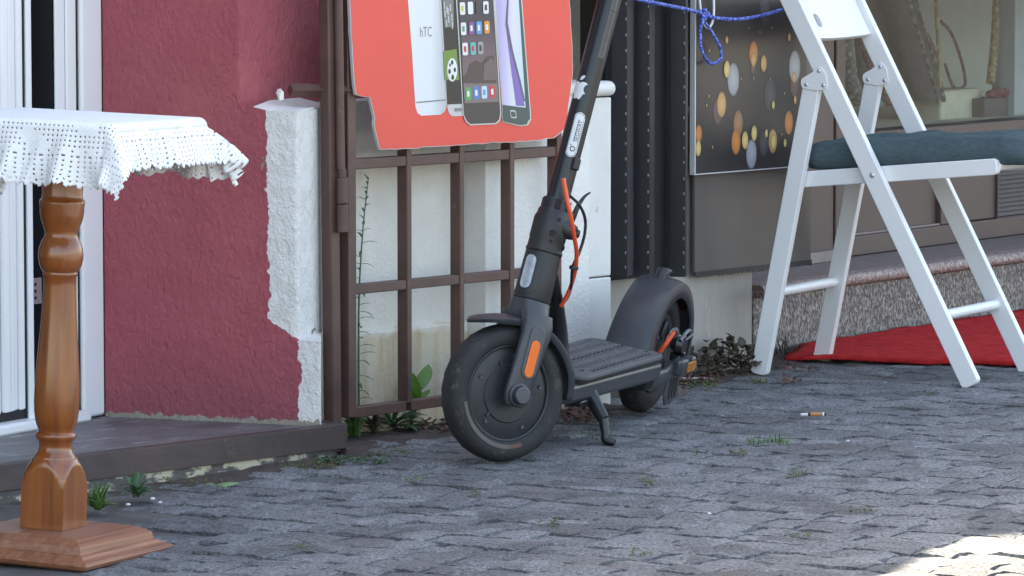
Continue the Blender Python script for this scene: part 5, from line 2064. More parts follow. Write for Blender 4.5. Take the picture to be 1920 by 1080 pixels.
# clamp ears, bolts and latch on the left rear of the collar
def tb(x, y, z):
    return T_axis @ Vector((x, y, z))
q = MB()
q.loft([((0.0, 0.026, 0.150), (1, 0, 0), (0, 0, 1), 0.024, 0.020), ((-0.004, 0.040, 0.148), (1, 0, 0), (0, 0, 1), 0.020, 0.017), ((-0.006, 0.050, 0.146), (1, 0, 0), (0, 0, 1), 0.014, 0.013)], 16, power=2.6)
q.xform(T_axis @ Matrix.Rotation(R(8), 4, 'Z'))
q.build('clamp_ear', M_plastic, collar, angle=40)
q = MB()
T2 = T_axis @ Matrix.Rotation(R(8), 4, 'Z')
q.lathe([(0.0, 0.057), (0.007, 0.057), (0.0085, 0.055), (0.0085, 0.048)], 16, 'Y', (-0.006, 0, 0.146))
q.xform(T2)
q.build('clamp_bolt', M_tube, collar)
for (an, zz, r) in ((40, 0.160, 0.0032), (30, 0.132, 0.0062), (32, 0.116, 0.003), (95, 0.112, 0.0045), (88, 0.126, 0.003)):
    a = R(an)
    q = MB().lathe([(0.0, 0.0008), (r * 0.6, 0.0008), (r, 0.0016), (r * 1.15, 0.0)], 12, 'Z')
    n_ = Vector((math.cos(a), math.sin(a), 0))
    q.xform(T_axis @ Matrix.Translation((n_.x * 0.0352, n_.y * 0.0352, zz)) @ n_.to_track_quat('Z', 'Y').to_matrix().to_4x4())
    q.build('bolt', M_dark, collar)
for an in (-25, 25, 75):
    a = R(an)
    q = MB().box((-0.0015, -0.006, -0.010), (0.0015, 0.006, 0.010), T_axis @ Matrix.Rotation(a, 4, 'Z') @ Matrix.Translation((0.0285, 0, 0.190)))
    q.build('collar_slot', M_dark, collar, bevel=0.001)
# latch lever: hook rising behind the stem
lv = [tb(-0.026, 0.026, 0.150), tb(-0.030, 0.030, 0.180), tb(-0.034, 0.033, 0.204), tb(-0.040, 0.038, 0.222), tb(-0.050, 0.044, 0.234)]
MB().tube(smooth_pts(lv), [0.0125 - 0.0105 * (i / 32) for i in range(33)], 10, flat=0.55).build('latch_lever', M_plastic, scooter)
# stem
SR = 0.0225
q = MB()
q.lathe([(0.0, 0.195), (SR, 0.195), (SR, 0.86), (0.0, 0.86)], 40)
q.xform(T_axis)
stem = q.build('stem', M_tube, scooter, angle=40)
q = MB()
bar_ = STEER.to_3x3()
hb0 = ax(1.065)
lft = bar_ @ Vector((0, 1, 0))
q.tube([hb0 - lft * 0.25, hb0 + lft * 0.25], 0.013, 12)
q.build('handlebar', M_tube, scooter)
for sgn in (-1, 1):
    MB().tube([hb0 + lft * 0.14 * sgn, hb0 + lft * 0.255 * sgn], 0.017, 12).build('grip', M_plastic, scooter)
MB().loft([(ax(1.05), AF, AL, 0.03, 0.03), (ax(1.085), AF, AL, 0.035, 0.03)], 16, power=3).build('display', M_plastic, scooter)

# stickers on the stem, wrapped round the tube. ST(w, z): w = width round the tube, z = height along it
ST_A = R(-2)
def on_stem(wd, z, lift=0.0004):
    a = ST_A + wd / SR
    return T_axis @ Vector(((SR + lift) * math.cos(a), (SR + lift) * math.sin(a), z))
def sticker(name, inside, w0, w1, z0, z1, m, lift, step=0.0014):
    q = MB()
    nu, nv = int((w1 - w0) / step) + 1, int((z1 - z0) / step) + 1
    ids = {}
    def g(i, j):
        if (i, j) not in ids:
            ids[(i, j)] = len(q.v)
            q.v.append(on_stem(w0 + i * step, z0 + j * step, lift))
        return ids[(i, j)]
    for i in range(nu):
        for j in range(nv):
            if inside(w0 + (i + 0.5) * step, z0 + (j + 0.5) * step):
                q.f.append((g(i, j), g(i + 1, j), g(i + 1, j + 1), g(i, j + 1)))
    return q.build(name, m, stem, smooth=True)
def in_pill(w, z, cw, cz, hw, hl):
    dz = max(0, abs(z - cz) - (hl - hw))
    return (w - cw) ** 2 + dz * dz < hw * hw
# white maker's label: rounded strip with lettering along the tube
LZ, LW = 0.328, 0.010
sticker('label', lambda w, z: in_pill(w, z, LW, LZ, 0.0105, 0.044), LW - 0.012, LW + 0.012, LZ - 0.046, LZ + 0.046, M_sticker, 0.0005, 0.0010)
sticker('label_line', lambda w, z: in_pill(w, z, LW, LZ, 0.0092, 0.0425) and not in_pill(w, z, LW, LZ, 0.0084, 0.0417), LW - 0.012, LW + 0.012, LZ - 0.046, LZ + 0.046, M_plastic, 0.0008, 0.0007)
def stem_text(txt, size, wc, zc, m, name):
    vs_, fs_ = text_mesh(txt, size)
    q = MB()
    q.add([on_stem(wc - v.y, zc + v.x, 0.0009) for v in vs_], fs_)
    q.build(name, m, stem, smooth=False)
stem_text('SEGWAY', 0.0105, LW + 0.0038, LZ + 0.008, M_plastic, 'label_lettering')
sticker('label_rule', lambda w, z: True, LW - 0.0012, LW - 0.0002, LZ - 0.014, LZ + 0.030, M_plastic, 0.0009, 0.0010)
sticker('label_emblem', lambda w, z: (0.0034 ** 2 < (w - LW - 0.001) ** 2 + (z - LZ + 0.028) ** 2 < 0.0052 ** 2) or ((w - LW + 0.004) ** 2 + (z - LZ + 0.021) ** 2 < 0.0012 ** 2), LW - 0.008, LW + 0.008, LZ - 0.036, LZ - 0.019, M_plastic, 0.0009, 0.0006)
# fruit-shaped white emblem
AZ, AW, AS = 0.416, -0.007, 0.0205
def apple(w, z):
    x, y = (w - AW) / AS, (z - AZ) / AS
    # bite on the right
    if (x - 0.98) ** 2 + (y - 0.10) ** 2 < 0.50 ** 2:
        return False
    lob = ((x + 0.36) ** 2 + (y - 0.12) ** 2 < 0.60 ** 2) or ((x - 0.36) ** 2 + (y - 0.12) ** 2 < 0.60 ** 2)
    low = (abs(x) < 0.62 - 0.35 * max(0, -y - 0.2)) and (-0.98 < y < 0.2) and (x * x / 0.72 + (y + 0.1) ** 2 / 0.80 < 1.02)
    notch = abs(x) < 0.12 and y > 0.62
    base = not (abs(x) < 0.14 and y < -0.9)
    leaf_ = ((x - 0.28) ** 2 + (y - 0.92) ** 2 < 0.42 ** 2) and ((x + 0.12) ** 2 + (y - 1.30) ** 2 < 0.46 ** 2)
    return ((lob or low) and not notch and base) or leaf_
sticker('emblem', apple, AW - 0.030, AW + 0.030, AZ - 0.026, AZ + 0.034, M_sticker, 0.0005, 0.0007)
# grey printed plate near the top
M_plate = mat('grey_label', (0.115, 0.11, 0.105), (0.095, 0.09, 0.088), 0.5, 40)
PWc = 0.021
for (z0_, z1_) in ((0.485, 0.503), (0.505, 0.519), (0.5205, 0.541), (0.543, 0.559), (0.561, 0.577), (0.579, 0.63)):
    sticker('printed_plate', lambda w, z: True, PWc - 0.007, PWc + 0.007, z0_, z1_, M_plate, 0.0005, 0.0020)
sticker('plate_print', lambda w, z: (math.sin(w * 2600) * math.sin(z * 1500 + w * 900) > 0.25), PWc - 0.005, PWc + 0.005, 0.487, 0.628, mat('plate_ink', (0.055, 0.052, 0.052), None, 0.6), 0.0008, 0.0011)

# cables
def ws(u, v, yl):
    """survey point in scooter space on the plane local-y = yl"""
    return loc(u, v, SC_M, yl)
oc = smooth_pts([ws(1056, 334, 0.030), ws(1061, 362, 0.040), ws(1069, 400, 0.055), ws(1076, 440, 0.062), ws(1081, 472, 0.062), ws(1079, 505, 0.055), ws(1071, 535, 0.045), ws(1061, 558, 0.036), ws(1052, 574, 0.028)])
MB().tube(oc, 0.0042, 10).build('orange_cable', M_ocable, scooter)
bc = smooth_pts([ws(1058, 350, 0.028), ws(1068, 366, 0.036), ws(1086, 384, 0.045), ws(1097, 410, 0.052), ws(1096, 440, 0.055), ws(1086, 474, 0.052), ws(1074, 500, 0.050), ws(1071, 535, 0.046), ws(1065, 556, 0.038), ws(1054, 571, 0.028)])
MB().tube(bc, 0.0030, 10).build('black_cable', M_plastic, scooter)
zt_ = ws(1076, 502, 0.054)
MB().lathe([(0.0085, -0.0035), (0.0095, 0), (0.0085, 0.0035), (0.006, 0.0035), (0.006, -0.0035)], 16, 'Z', zt_, closed=True).build('cable_tie', M_plastic, scooter)
MB().box((0.030 - 0.02, -0.008, 0.262), (0.030, 0.008, 0.285), T_axis @ Matrix.Rotation(R(60), 4, 'Z')).build('cable_port', M_plastic, scooter, bevel=0.002)

# down tube
secs = []
ht = ax(0.25)
for (t, ha, hb_) in ((0.0, 0.034, 0.028), (0.25, 0.030, 0.026), (0.5, 0.030, 0.027), (0.75, 0.036, 0.034), (1.0, 0.046, 0.052)):
    a, b = Vector((ht.x - 0.025, 0, ht.z - 0.01)), Vector((0.635, 0, 0.136))
    c = a.lerp(b, t) + Vector((-0.048, 0, -0.004)) * math.sin(PI * t)
    secs.append((c, (1, 0, 0.35), (0, 1, 0), ha, hb_))
MB().loft(secs, 20, power=2.4).build('down_tube', M_tube, scooter, angle=50)

# deck
def rrect(x0, x1, hy0, hy1, r, n=5):
    """plan outline with rounded corners; half width hy0 at the back, hy1 at the front"""
    pts_ = []
    for (cx_, cy_, st) in ((x1 - r, hy1 - r, 0), (x0 + r, hy0 - r, 90), (x0 + r, -hy0 + r, 180), (x1 - r, -hy1 + r, 270)):
        for k in range(n + 1):
            an = R(st + 90 * k / n)
            pts_.append((cx_ + r * math.cos(an), cy_ + r * math.sin(an)))
    return pts_
DZ = 0.139
MB().prism(rrect(0.135, 0.700, 0.083, 0.066, 0.035), DZ - 0.038, DZ).build('deck', M_body, scooter, bevel=0.008, segs=3)
MB().prism(rrect(0.150, 0.640, 0.080, 0.074, 0.030), DZ + 0.0005, DZ + 0.006).build('deck_gap', M_dark, scooter)
dm = MB().prism(rrect(0.146, 0.645, 0.084, 0.079, 0.034), DZ + 0.0062, DZ + 0.018).build('deck_mat', M_matt, scooter, bevel=0.004)
for k in range(17):
    x = 0.185 + k * 0.025
    hw = 0.066 if k not in (0, 16) else 0.052
    for (ya, yb, sk_) in ((-hw, -0.003, 0.0), (0.003, hw, 0.0)):
        q = MB()
        m_ = 8
        for i in range(m_ + 1):
            y = ya + (yb - ya) * i / m_
            w = 0.0045
            xo = 0.0045 * math.sin(i * PI / 2)
            q.v += [Vector((x + xo - 0.0085, y, DZ + 0.0178)), Vector((x + xo - 0.004, y, DZ + 0.0208)), Vector((x + xo + 0.004, y, DZ + 0.0208)), Vector((x + xo + 0.0085, y, DZ + 0.0178))]
        for i in range(m_):
            for j in range(3):
                a = i * 4 + j
                q.f.append((a, a + 1, a + 5, a + 4))
        q.build('mat_rib', M_matt, dm, recalc=True)
# tail: arms to the rear axle, mudguard, wheel
rc = (0, 0, WR)
tr_ = tyre(rc, scooter)
grooves(rc, tr_)
q = MB()
for sgn in (1, -1):
    q.lathe([(0.0, 0.016 * sgn), (0.03, 0.016 * sgn), (0.04, 0.010 * sgn), (0.066, 0.010 * sgn), (0.074, 0.018 * sgn), (0.084, 0.020 * sgn), (0.0865, 0.014 * sgn)], 48, 'Y', rc)
q.build('rear_hub', M_hub, scooter, angle=30)
for k in range(5):
    T = Matrix.Translation(rc) @ Matrix.Rotation(R(72 * k + 20), 4, 'Y')
    MB().box((0.03, 0.010, -0.008), (0.075, 0.0185, 0.008), T).build('spoke', M_hub, scooter, bevel=0.003)
for sgn in (1, -1):
    q = MB()
    q.loft([((0.17, 0.066 * sgn, 0.098), (0, 1, 0), (0, 0, 1), 0.008, 0.017), ((0.09, 0.068 * sgn, 0.100), (0, 1, 0), (0, 0, 1), 0.008, 0.017), ((0.03, 0.068 * sgn, 0.112), (0, 1, 0), (0, 0, 1), 0.008, 0.019), ((-0.02, 0.068 * sgn, 0.127), (0, 1, 0), (0, 0, 1), 0.007, 0.018)], 14, power=3)
    q.build('axle_arm', M_body, scooter)
q = MB()
q.loft([((0.055, 0.079, 0.117), (0, 1, 0), (0, 0, 1), 0.006, 0.014), ((0.045, 0.083, 0.117), (0, 1, 0), (0, 0, 1), 0.010, 0.018), ((-0.035, 0.084, 0.118), (0, 1, 0), (0, 0, 1), 0.011, 0.019), ((-0.045, 0.081, 0.118), (0, 1, 0), (0, 0, 1), 0.007, 0.014)], 16, power=4)
rl = q.build('reflector_pod', M_body, scooter)
MB().box((-0.036, 0.0925, 0.1055), (0.018, 0.0965, 0.1275)).build('rear_side_reflector', M_amber, rl, bevel=0.002)
# brake disc with holes, caliper
q = MB()
dy = 0.046
nseg = 60
rings_ = [0.030, 0.036, 0.044, 0.052, 0.060]
ids = {}
for i, r in enumerate(rings_):
    for k in range(nseg):
        an = 2 * PI * k / nseg
        q.v.append(Vector(rc) + Vector((r * math.cos(an), dy, r * math.sin(an))))
for i in range(4):
    for k in range(nseg):
        if i == 1 and (k % 6) in (1, 2, 3, 4):
            continue
        if i == 3 and k % 6 == 3 or (i == 2 and k % 6 == 0):
            continue
        k2 = (k + 1) % nseg
        q.f.append((i * nseg + k, i * nseg + k2, (i + 1) * nseg + k2, (i + 1) * nseg + k))
M_disc = mat('brake_steel', (0.16, 0.165, 0.18), (0.11, 0.11, 0.12), 0.4, 30, metal=0.7)
q.build('brake_disc', M_disc, scooter, solid=0.002)
q = MB()
q.loft([((0.012, 0.052, WR + 0.030), (1, 0, 0), (0, 0, 1), 0.020, 0.012), ((0.012, 0.066, WR + 0.028), (1, 0, 0), (0, 0, 1), 0.024, 0.017), ((0.010, 0.078, WR + 0.026), (1, 0, 0), (0, 0, 1), 0.018, 0.013)], 14, power=3.2)
cal = q.build('brake_caliper', M_tube, scooter, angle=40)
MB().tube(smooth_pts([(0.03, 0.072, WR + 0.040), (0.0, 0.075, WR + 0.058), (-0.035, 0.072, WR + 0.05), (-0.055, 0.068, WR + 0.02), (-0.058, 0.066, WR - 0.02)]), 0.0045, 8).build('brake_arm', M_disc, cal)
MB().tube([(0.0, 0.07, WR + 0.035), (-0.02, 0.081, WR + 0.05)], 0.004, 8).build('adjuster', M_disc, cal)
MB().lathe([(0.0, 0.094), (0.009, 0.094), (0.010, 0.090), (0.010, 0.05)], 14, 'Y', (0.0, 0, WR)).build('axle_nut', M_tube, scooter)
# bracket plate with slots below the arm
q = MB()
q.plate([(0.03, 0.10), (0.045, 0.05), (0.03, 0.03), (-0.01, 0.03), (-0.045, 0.05), (-0.05, 0.10)], 0.060, 0.064)
q.build('guard_plate', M_body, scooter, bevel=0.002)
for x in (0.012, -0.008, -0.028):
    MB().plate([(x - 0.005, 0.045), (x + 0.004, 0.042), (x + 0.006, 0.085), (x - 0.005, 0.085)], 0.0642, 0.0652).build('guard_slot', M_dark, scooter)
ob = smooth_pts([ws(1237, 660, 0.055), ws(1250, 643, 0.066), ws(1264, 622, 0.074)])
MB().tube(ob, 0.0046, 10).build('brake_cable', M_ocable, scooter)
# rear mudguard with side skirts
q = MB()
cross = 13
nar = 40
for i in range(nar + 1):
    t = i / nar
    a = R(14 + (196 - 14) * (1 - t)) if False else R(-22 + (172 + 22) * t)
    # t=0 front (deck end), t=1 behind the wheel
    r = 0.157 + 0.010 * math.exp(-((t - 0.08) / 0.16) ** 2) + (0.006 * max(0, t - 0.8) * 5)
    w = 0.044 + 0.009 * math.exp(-((t) / 0.22) ** 2)
    for j in range(cross):
        s_ = -1 + 2 * j / (cross - 1)
        if abs(s_) <= 0.6:
            k_ = s_ / 0.6
            y, dr = k_ * w * 0.86, -0.003 * k_ * k_
        elif abs(s_) <= 0.8:
            k_ = (abs(s_) - 0.6) / 0.2
            y, dr = math.copysign(w * (0.86 + 0.14 * math.sin(k_ * PI / 2)), s_), -0.003 - 0.012 * (1 - math.cos(k_ * PI / 2))
        else:
            k_ = (abs(s_) - 0.8) / 0.2
            y, dr = math.copysign(w, s_), -0.015 - 0.020 * k_
        rr_ = r + dr
        q.v.append(Vector(rc) + Vector((rr_ * math.cos(a), y, rr_ * math.sin(a))))
for i in range(nar):
    for j in range(cross - 1):
        a = i * cross + j
        q.f.append((a, a + 1, a + cross + 1, a + cross))
rm = q.build('rear_mudguard', M_body, scooter, solid=0.005, angle=60)
q = MB()
q.loft([((0.012, 0, WR + 0.155), (1, 0, 0), (0, 1, 0), 0.014, 0.012), ((0.006, 0, WR + 0.163), (1, 0, 0), (0, 1, 0), 0.015, 0.013), ((-0.010, 0, WR + 0.171), (1, 0, 0.2), (0, 1, 0), 0.022, 0.015), ((-0.012, 0, WR + 0.176), (1, 0, 0.2), (0, 1, 0), 0.019, 0.012)], 16, power=3)
q.build('fold_hook', M_plastic, rm)
q = MB()
q.loft([((-0.128, 0, WR + 0.100), (0, 1, 0), (-0.5, 0, 0.8), 0.032, 0.026), ((-0.150, 0, WR + 0.092), (0, 1, 0), (-0.5, 0, 0.8), 0.028, 0.022)], 16, power=3)
q.build('tail_lamp', mat('tail_lamp', (0.10, 0.02, 0.02), None, 0.3), rm)
# side stand
foot_w = SC_M.inverted() @ ground(1146, 833)
top_p = ws(1104, 738, 0.058)
ks = MB()
mid_p = top_p.lerp(foot_w, 0.55) + Vector((0, 0.004, 0.006))
ks.tube([top_p + Vector((0, -0.01, 0.012)), top_p, top_p.lerp(mid_p, 0.5), mid_p], [0.018, 0.017, 0.0145, 0.0125], 14, flat=0.8)
st_ = ks.build('side_stand', M_tube, scooter, angle=50)
end_p = foot_w + Vector((0.0, -0.012, 0.006))
MB().tube(smooth_pts([mid_p, mid_p.lerp(end_p, 0.7), end_p, foot_w + Vector((0, 0.006, 0.0045))]), [0.0105, 0.0105, 0.010, 0.010, 0.0098, 0.0095, 0.009, 0.009, 0.009, 0.009, 0.009, 0.009, 0.009, 0.009, 0.009, 0.009, 0.009, 0.009, 0.009, 0.0088, 0.0086, 0.0084, 0.008, 0.0075, 0.007], 12).build('stand_foot', M_tube, st_)
MB().box((0.50, 0.03, DZ - 0.052), (0.60, 0.066, DZ - 0.0385)).build('stand_bracket', M_tube, scooter, bevel=0.003)

# ------------------------------------------------------------------ plants
def plant(name, u, v, label, group=None, cat='plant', z=0.0, y=None, M=None):
    if M is not None:
        p = loc(u, v, M, y)
        p = M @ Vector((p.x, y, max(0.0, p.z)))
        p.z = z
    else:
        p = ground(u, v, z)
    return thing(name, Matrix.Translation(p), label, cat, group), p
rp_ = random.Random(3)
def rdir(el0, el1, a0=0, a1=360):
    a, e = R(rp_.uniform(a0, a1)), R(rp_.uniform(el0, el1))
    return Vector((math.cos(a) * math.cos(e), math.sin(a) * math.cos(e), math.sin(e)))
def rosette(t, n, len_, wid, m, el=(20, 70), droop=0.9, name='foliage', shape=1.0, stem_h=0.0, n_seg=5):
    q = MB()
    for k in range(n):
        l = len_ * rp_.uniform(0.6, 1.1)
        q.leaf((jit(0.006), jit(0.006), stem_h * rp_.random()), rdir(*el), l, wid * rp_.uniform(0.7, 1.15), droop, n_seg, shape)
    return q.build(name, m, t, solid=0.0005, recalc=False, angle=180)
# tall thin weed behind the gate
tw, p = plant('tall_weed', 673, 770, 'tall thin green weed growing between gate and white wall', y=0.05, M=W)
top = (W @ loc(691, 332, W, 0.05)) - p
midp = (W @ loc(673, 560, W, 0.05)) - p
path = smooth_pts([(0, 0, 0), midp * 0.5 + Vector((-0.001, 0, 0)), midp, midp.lerp(top, 0.55) + Vector((-0.003, 0, 0)), top], 10)
MB().tube(path, [0.0030 - 0.0021 * i / (len(path) - 1) for i in range(len(path))], 7).build('stem', M_green2, tw)
q = MB()
for k in range(46):
    t = 0.05 + 0.93 * k / 45
    c = path[int(t * (len(path) - 1))]
    l = (0.036 if t < 0.75 else 0.020) * rp_.uniform(0.6, 1.1)
    q.leaf(c, rdir(-5 if t < 0.7 else 20, 35 if t < 0.7 else 65), l, 0.0055, rp_.uniform(0.5, 1.8), 5, 1)
q.build('leaves', M_green2, tw, solid=0.0004, recalc=False, angle=180)
# broad-leaved plant
bp2, p = plant('broadleaf_plant', 783, 765, 'broad dark green leaves growing behind the gate by the front wheel', y=0.055, M=W)
def leafpart(t, base, tip, wid, m, droop=0.1, fold=0.35, side=None):
    b, e = Vector(base), Vector(tip)
    MB().leaf(b, e - b, (e - b).length, wid, droop, 7, 1.0, fold, side).build('leaf', m, t, solid=0.0006, recalc=False, angle=180, subsurf=1)
sidev = Vector((0.9, 0.3, 0))
def bw(u, v, y=0.055):
    return (W @ loc(u, v, W, y)) - p
M_broad = mat('broadleaf_green', (0.115, 0.235, 0.025), (0.075, 0.16, 0.018), 0.42, 25, bump=0.3, bscale=60, bdist=0.002)
leafpart(bp2, bw(785, 733), bw(803, 682), 0.034, M_broad, side=sidev)
leafpart(bp2, bw(782, 752), bw(774, 698), 0.026, M_broad, side=sidev)
leafpart(bp2, bw(780, 756), bw(806, 728), 0.020, M_broad, side=sidev)
leafpart(bp2, bw(780, 756), bw(765, 722), 0.018, M_broad, side=sidev)
MB().tube([bw(783, 768), bw(782, 750), bw(786, 732)], 0.0022, 6).build('stem', M_green, bp2)
# dandelion-like rosette under the gate
r1, p = plant('toothed_rosette', 735, 808, 'green rosette with long jagged leaves under the gate rail')
q = MB()
for k in range(13):
    d = rdir(15, 75, 150, 390)
    q.leaf((0, 0, 0.006), d, rp_.uniform(0.055, 0.090), 0.018, 1.2, 6, 1.2)
for k in range(10):
    d = rdir(10, 45, 180, 360)
    q.leaf(d * 0.02 + Vector((0, 0, 0.008)), d + Vector((jit(0.5), jit(0.3), 0)), 0.028, 0.009, 1.0, 4)
q.build('foliage', M_green2, r1, solid=0.0005, recalc=False, angle=180)
r2, p = plant('leafy_weed', 661, 822, 'small leafy green weed beside the foot of the gate post')
rosette(r2, 26, 0.046, 0.015, M_green, (20, 80), 0.8, stem_h=0.045)
for (u, v, lab_, m_, n, l_) in ((700, 815, 'dull purple green weed between the gate post and the jagged rosette', M_rusty, 30, 0.034), (768, 800, 'bushy small green weed under the gate rail near the wheel', M_green2, 36, 0.036),
                           (806, 786, 'dark low weed under the rail against the front tyre', M_rusty, 34, 0.032), (632, 848, 'small pale green weed in front of the gate post foot', M_moss, 26, 0.026)):
    t, p = plant('gate_weed', u, v, lab_, 'weeds under the gate')
    rosette(t, n, l_, 0.011, m_, (10, 85), 0.8, stem_h=0.03, n_seg=4)
r3, p = plant('pink_dry_weed', 585, 842, 'pinkish dried weed growing in front of the iron step edge')
q = MB()
for k in range(60):
    c = Vector((jit(0.028), jit(0.015), abs(rp_.gauss(0.03, 0.022))))
    q.leaf(c, rdir(-10, 60), 0.014, 0.011, 0.6, 3)
q.build('foliage', mat('pink_dry', (0.26, 0.17, 0.17), (0.17, 0.10, 0.105), 0.8, 50), r3, solid=0.0004, recalc=False, angle=180)
q = MB()
for k in range(7):
    q.tube([(jit(0.01), jit(0.006), 0), (jit(0.03), jit(0.012), rp_.uniform(0.04, 0.075))], 0.0009, 5)
q.build('stem', M_dry, r3)
r4, p = plant('grassy_weed', 182, 956, 'green tuft of narrow leaves at the foot of the step by the table')
rosette(r4, 48, 0.050, 0.009, M_green, (25, 85), 0.7, n_seg=4)
r5, p = plant('small_weed', 256, 935, 'small dark green weed at the step, second from the table')
rosette(r5, 24, 0.042, 0.013, M_green2, (20, 75), 1.1, stem_h=0.018)
r6, p = plant('single_leaf_weed', 418, 914, 'pale green pair of leaves lying on the soil before the step')
q = MB()
q.leaf((-0.014, 0, 0.004), (1, -0.12, 0.32), 0.045, 0.021, 0.5, 5, 1.0, 0.3, Vector((0, 1, 0.25)))
q.leaf((-0.014, 0, 0.004), (-1, 0.2, 0.2), 0.02, 0.010, 0.5, 4, 1.0, 0.3, Vector((0, 1, 0.25)))
q.leaf((-0.010, 0, 0.002), (0.7, -0.6, 0.12), 0.024, 0.010, 0.3, 4)
q.build('foliage', mat('pale_leaf', (0.20, 0.31, 0.15), (0.13, 0.23, 0.10), 0.5, 30), r6, solid=0.0005, recalc=False, angle=180)
r7, p = plant('creeping_weed', 660, 866, 'flat creeping green weed on the paving left of the front wheel')
q = MB()
for k in range(70):
    c = Vector((rp_.uniform(-0.07, 0.08), jit(0.05), rp_.uniform(0.001, 0.006)))
    q.leaf(c, rdir(0, 40), rp_.uniform(0.012, 0.024), 0.007, 1.0, 3)
q.build('foliage', M_green2, r7, solid=0.0004, recalc=False, angle=180)
# dark round-leaved weeds at the beige wall
for (u, v, n, hh, lab) in ((1352, 706, 54, 0.085, 'dark round-leaved weed growing against the beige wall'), (1390, 702, 48, 0.070, 'reddish brown weed between beige wall and chair leg'), (1316, 712, 40, 0.055, 'low dark weed beside the scooter rear reflector')):
    t, p = plant('wall_weed', u, v, lab, 'weeds at the beige wall')
    q, qs = MB(), MB()
    for k in range(n):
        c = Vector((jit(0.036), jit(0.02), rp_.uniform(0.006, hh)))
        if k % 3 == 0:
            qs.tube([(c.x * 0.4, c.y * 0.4, 0), tuple(c)], 0.0008, 5)
        q.leaf(c, rdir(-10, 70), rp_.uniform(0.020, 0.032), 0.021, 0.5, 4)
    q.build('foliage', M_rusty, t, solid=0.0004, recalc=False, angle=180)
    qs.build('stem', M_rusty, t)
t, p = plant('dry_weed', 1470, 668, 'dry brown weed stalks at the left end of the granite step')
q = MB()
for k in range(24):
    q.leaf((jit(0.02), jit(0.012), 0.0), rdir(30, 85), rp_.uniform(0.03, 0.07), 0.003, rp_.uniform(0.3, 1.6), 4)
q.build('foliage', M_rusty, t, solid=0.0004, recalc=False, angle=180)
# grass tufts in the joints
for (u, v, n, l, sp_r, lab) in ((1440, 830, 60, 0.020, 0.040, 'largest green grass tuft in the paving below the cigarette end'), (1497, 890, 22, 0.014, 0.014, 'small yellow green grass tuft in the paving right of the larger one'),
                              (1418, 716, 34, 0.020, 0.022, 'pale grass tuft under the rear chair leg')):
    t, p = plant('grass_tuft', u, v, lab, 'grass tufts in the paving', 'grass')
    q = MB()
    for k in range(n):
        q.leaf((jit(sp_r), jit(sp_r * 1.2), -0.004), rdir(20, 85), l * rp_.uniform(0.6, 1.3), 0.0022, 0.9, 3)
    q.build('blades', M_moss if u != 1440 else M_green, t, solid=0.0003, recalc=False, angle=180)

# stuff: moss cushions and dry leaf litter
def litter(name, spots_, m, label, size, flat_=True):
    q = MB()
    for (u0, u1, v0, v1, n) in spots_:
        for k in range(n):
            p = ground(rp_.uniform(u0, u1), rp_.uniform(v0, v1), 0.0)
            c = p + Vector((0, 0, rp_.uniform(0.001, 0.010)))
            q.leaf(c, rdir(-5, 40), size * rp_.uniform(0.5, 1.2), size * rp_.uniform(0.4, 0.8), rp_.uniform(-0.5, 1.2), 3)
    return tag(q.build(name, m, solid=0.0004, recalc=False, angle=180), label, 'leaves' if 'leaf' in name else 'moss', kind='stuff')
litter('dry_leaf_litter', [(770, 850, 785, 812, 90), (1055, 1115, 740, 795, 220), (1270, 1345, 690, 722, 260), (1245, 1290, 725, 748, 30), (1460, 1545, 690, 705, 30), (1465, 1500, 714, 722, 18), (690, 760, 800, 812, 25),
                           (560, 640, 840, 856, 30), (1330, 1420, 672, 700, 60), (1090, 1150, 700, 740, 50)], M_dry, 'dry reddish leaf litter gathered along the foot of the walls', 0.018)
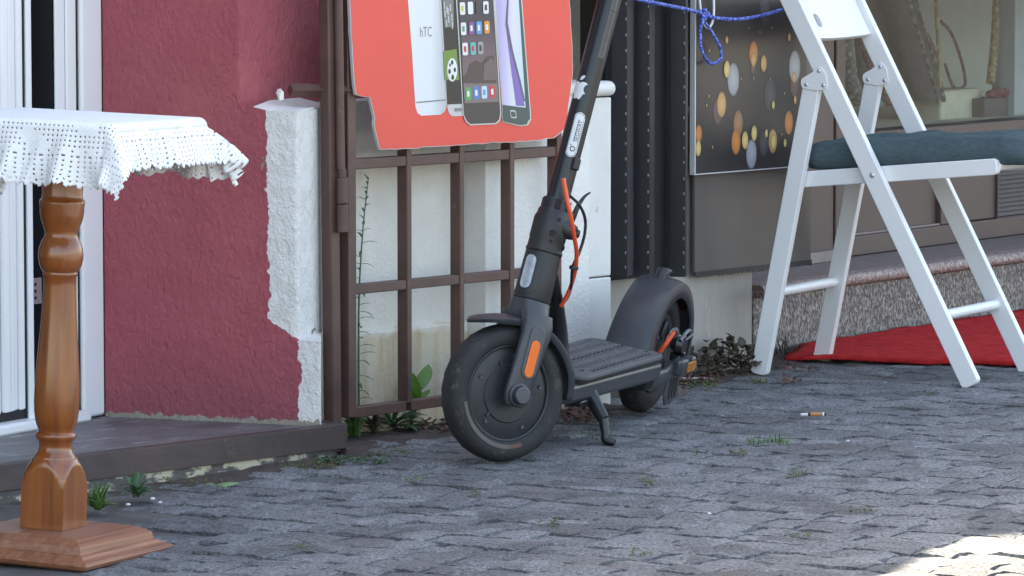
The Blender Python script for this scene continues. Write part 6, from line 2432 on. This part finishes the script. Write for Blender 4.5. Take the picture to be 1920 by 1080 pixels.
litter('moss_patches', [(1285, 1345, 716, 732, 150), (520, 640, 874, 884, 90), (690, 780, 848, 856, 40), (1085, 1140, 818, 832, 30), (1200, 1240, 905, 915, 25), (1370, 1400, 850, 858, 30), (1730, 1760, 738, 742, 20), (545, 570, 1030, 1036, 12), (300, 420, 900, 920, 40), (880, 900, 930, 934, 14), (1010, 1050, 985, 989, 18), (1590, 1640, 960, 964, 18), (1300, 1330, 850, 853, 14), (1180, 1230, 1040, 1044, 14), (760, 800, 905, 909, 16), (1480, 1530, 1010, 1014, 16)],
       M_moss, 'yellow green moss in the joints of the paving', 0.008)

# cigarette end, white stick, crumbs
pb_ = ground(1525, 783)
butt = thing('cigarette_end', Matrix.Translation(pb_ + Vector((0, 0, 0.007))) @ Matrix.Rotation(R(-4), 4, 'Z'), 'orange and white cigarette end lying on the paving', 'cigarette')
MB().tube([(-0.006, 0, 0), (0.019, 0, 0)], 0.0042, 12).build('filter', mat('cork_paper', (0.50, 0.22, 0.09), None, 0.7, 60), butt)
MB().tube([(0.0192, 0, 0), (0.0225, 0, 0)], 0.0042, 12).build('filter_end', M_pvc, butt)
MB().tube([(0.0227, 0, 0), (0.0262, 0.0005, 0)], [0.0040, 0.0028], 10).build('ash', M_dark, butt)
MB().tube([(-0.011, 0, -0.0005), (-0.0062, 0, 0)], [0.0030, 0.0040], 10).build('burnt_paper', M_dark, butt)
MB().tube([(-0.026, 0.001, -0.001), (-0.0112, 0, -0.0005)], [0.0024, 0.0034], 10).build('paper', M_pvc, butt)
ps = ground(1305, 716)
st = thing('white_stick', Matrix.Translation(ps + Vector((0, 0, 0.008))), 'flat white stick lying on the moss near the rear wheel', 'stick')
MB().box((-0.029, -0.004, -0.001), (0.029, 0.004, 0.002)).build('stick', M_pvc, st, bevel=0.001)
for (u, v, s_, lab_) in ((240, 950, 0.004, 'white crumb on the soil nearest the table foot'), (286, 939, 0.004, 'white crumb on the soil beside the small dark weed'), (300, 946, 0.003, 'smaller white crumb right of the crumb by the dark weed'),
                   (1590, 830, 0.003, 'white crumb on the paving right of the grass tuft'), (1330, 967, 0.003, 'white crumb alone on the paving nearest the viewer')):
    q = MB().ball((0, 0, 0), s_, 6, 4, (1.2, 1, 0.6))
    o = q.build('paper_crumb', M_pvc)
    o.location = ground(u, v) + Vector((0, 0, 0.004))
    tag(o, lab_, 'crumb', 'white crumbs')
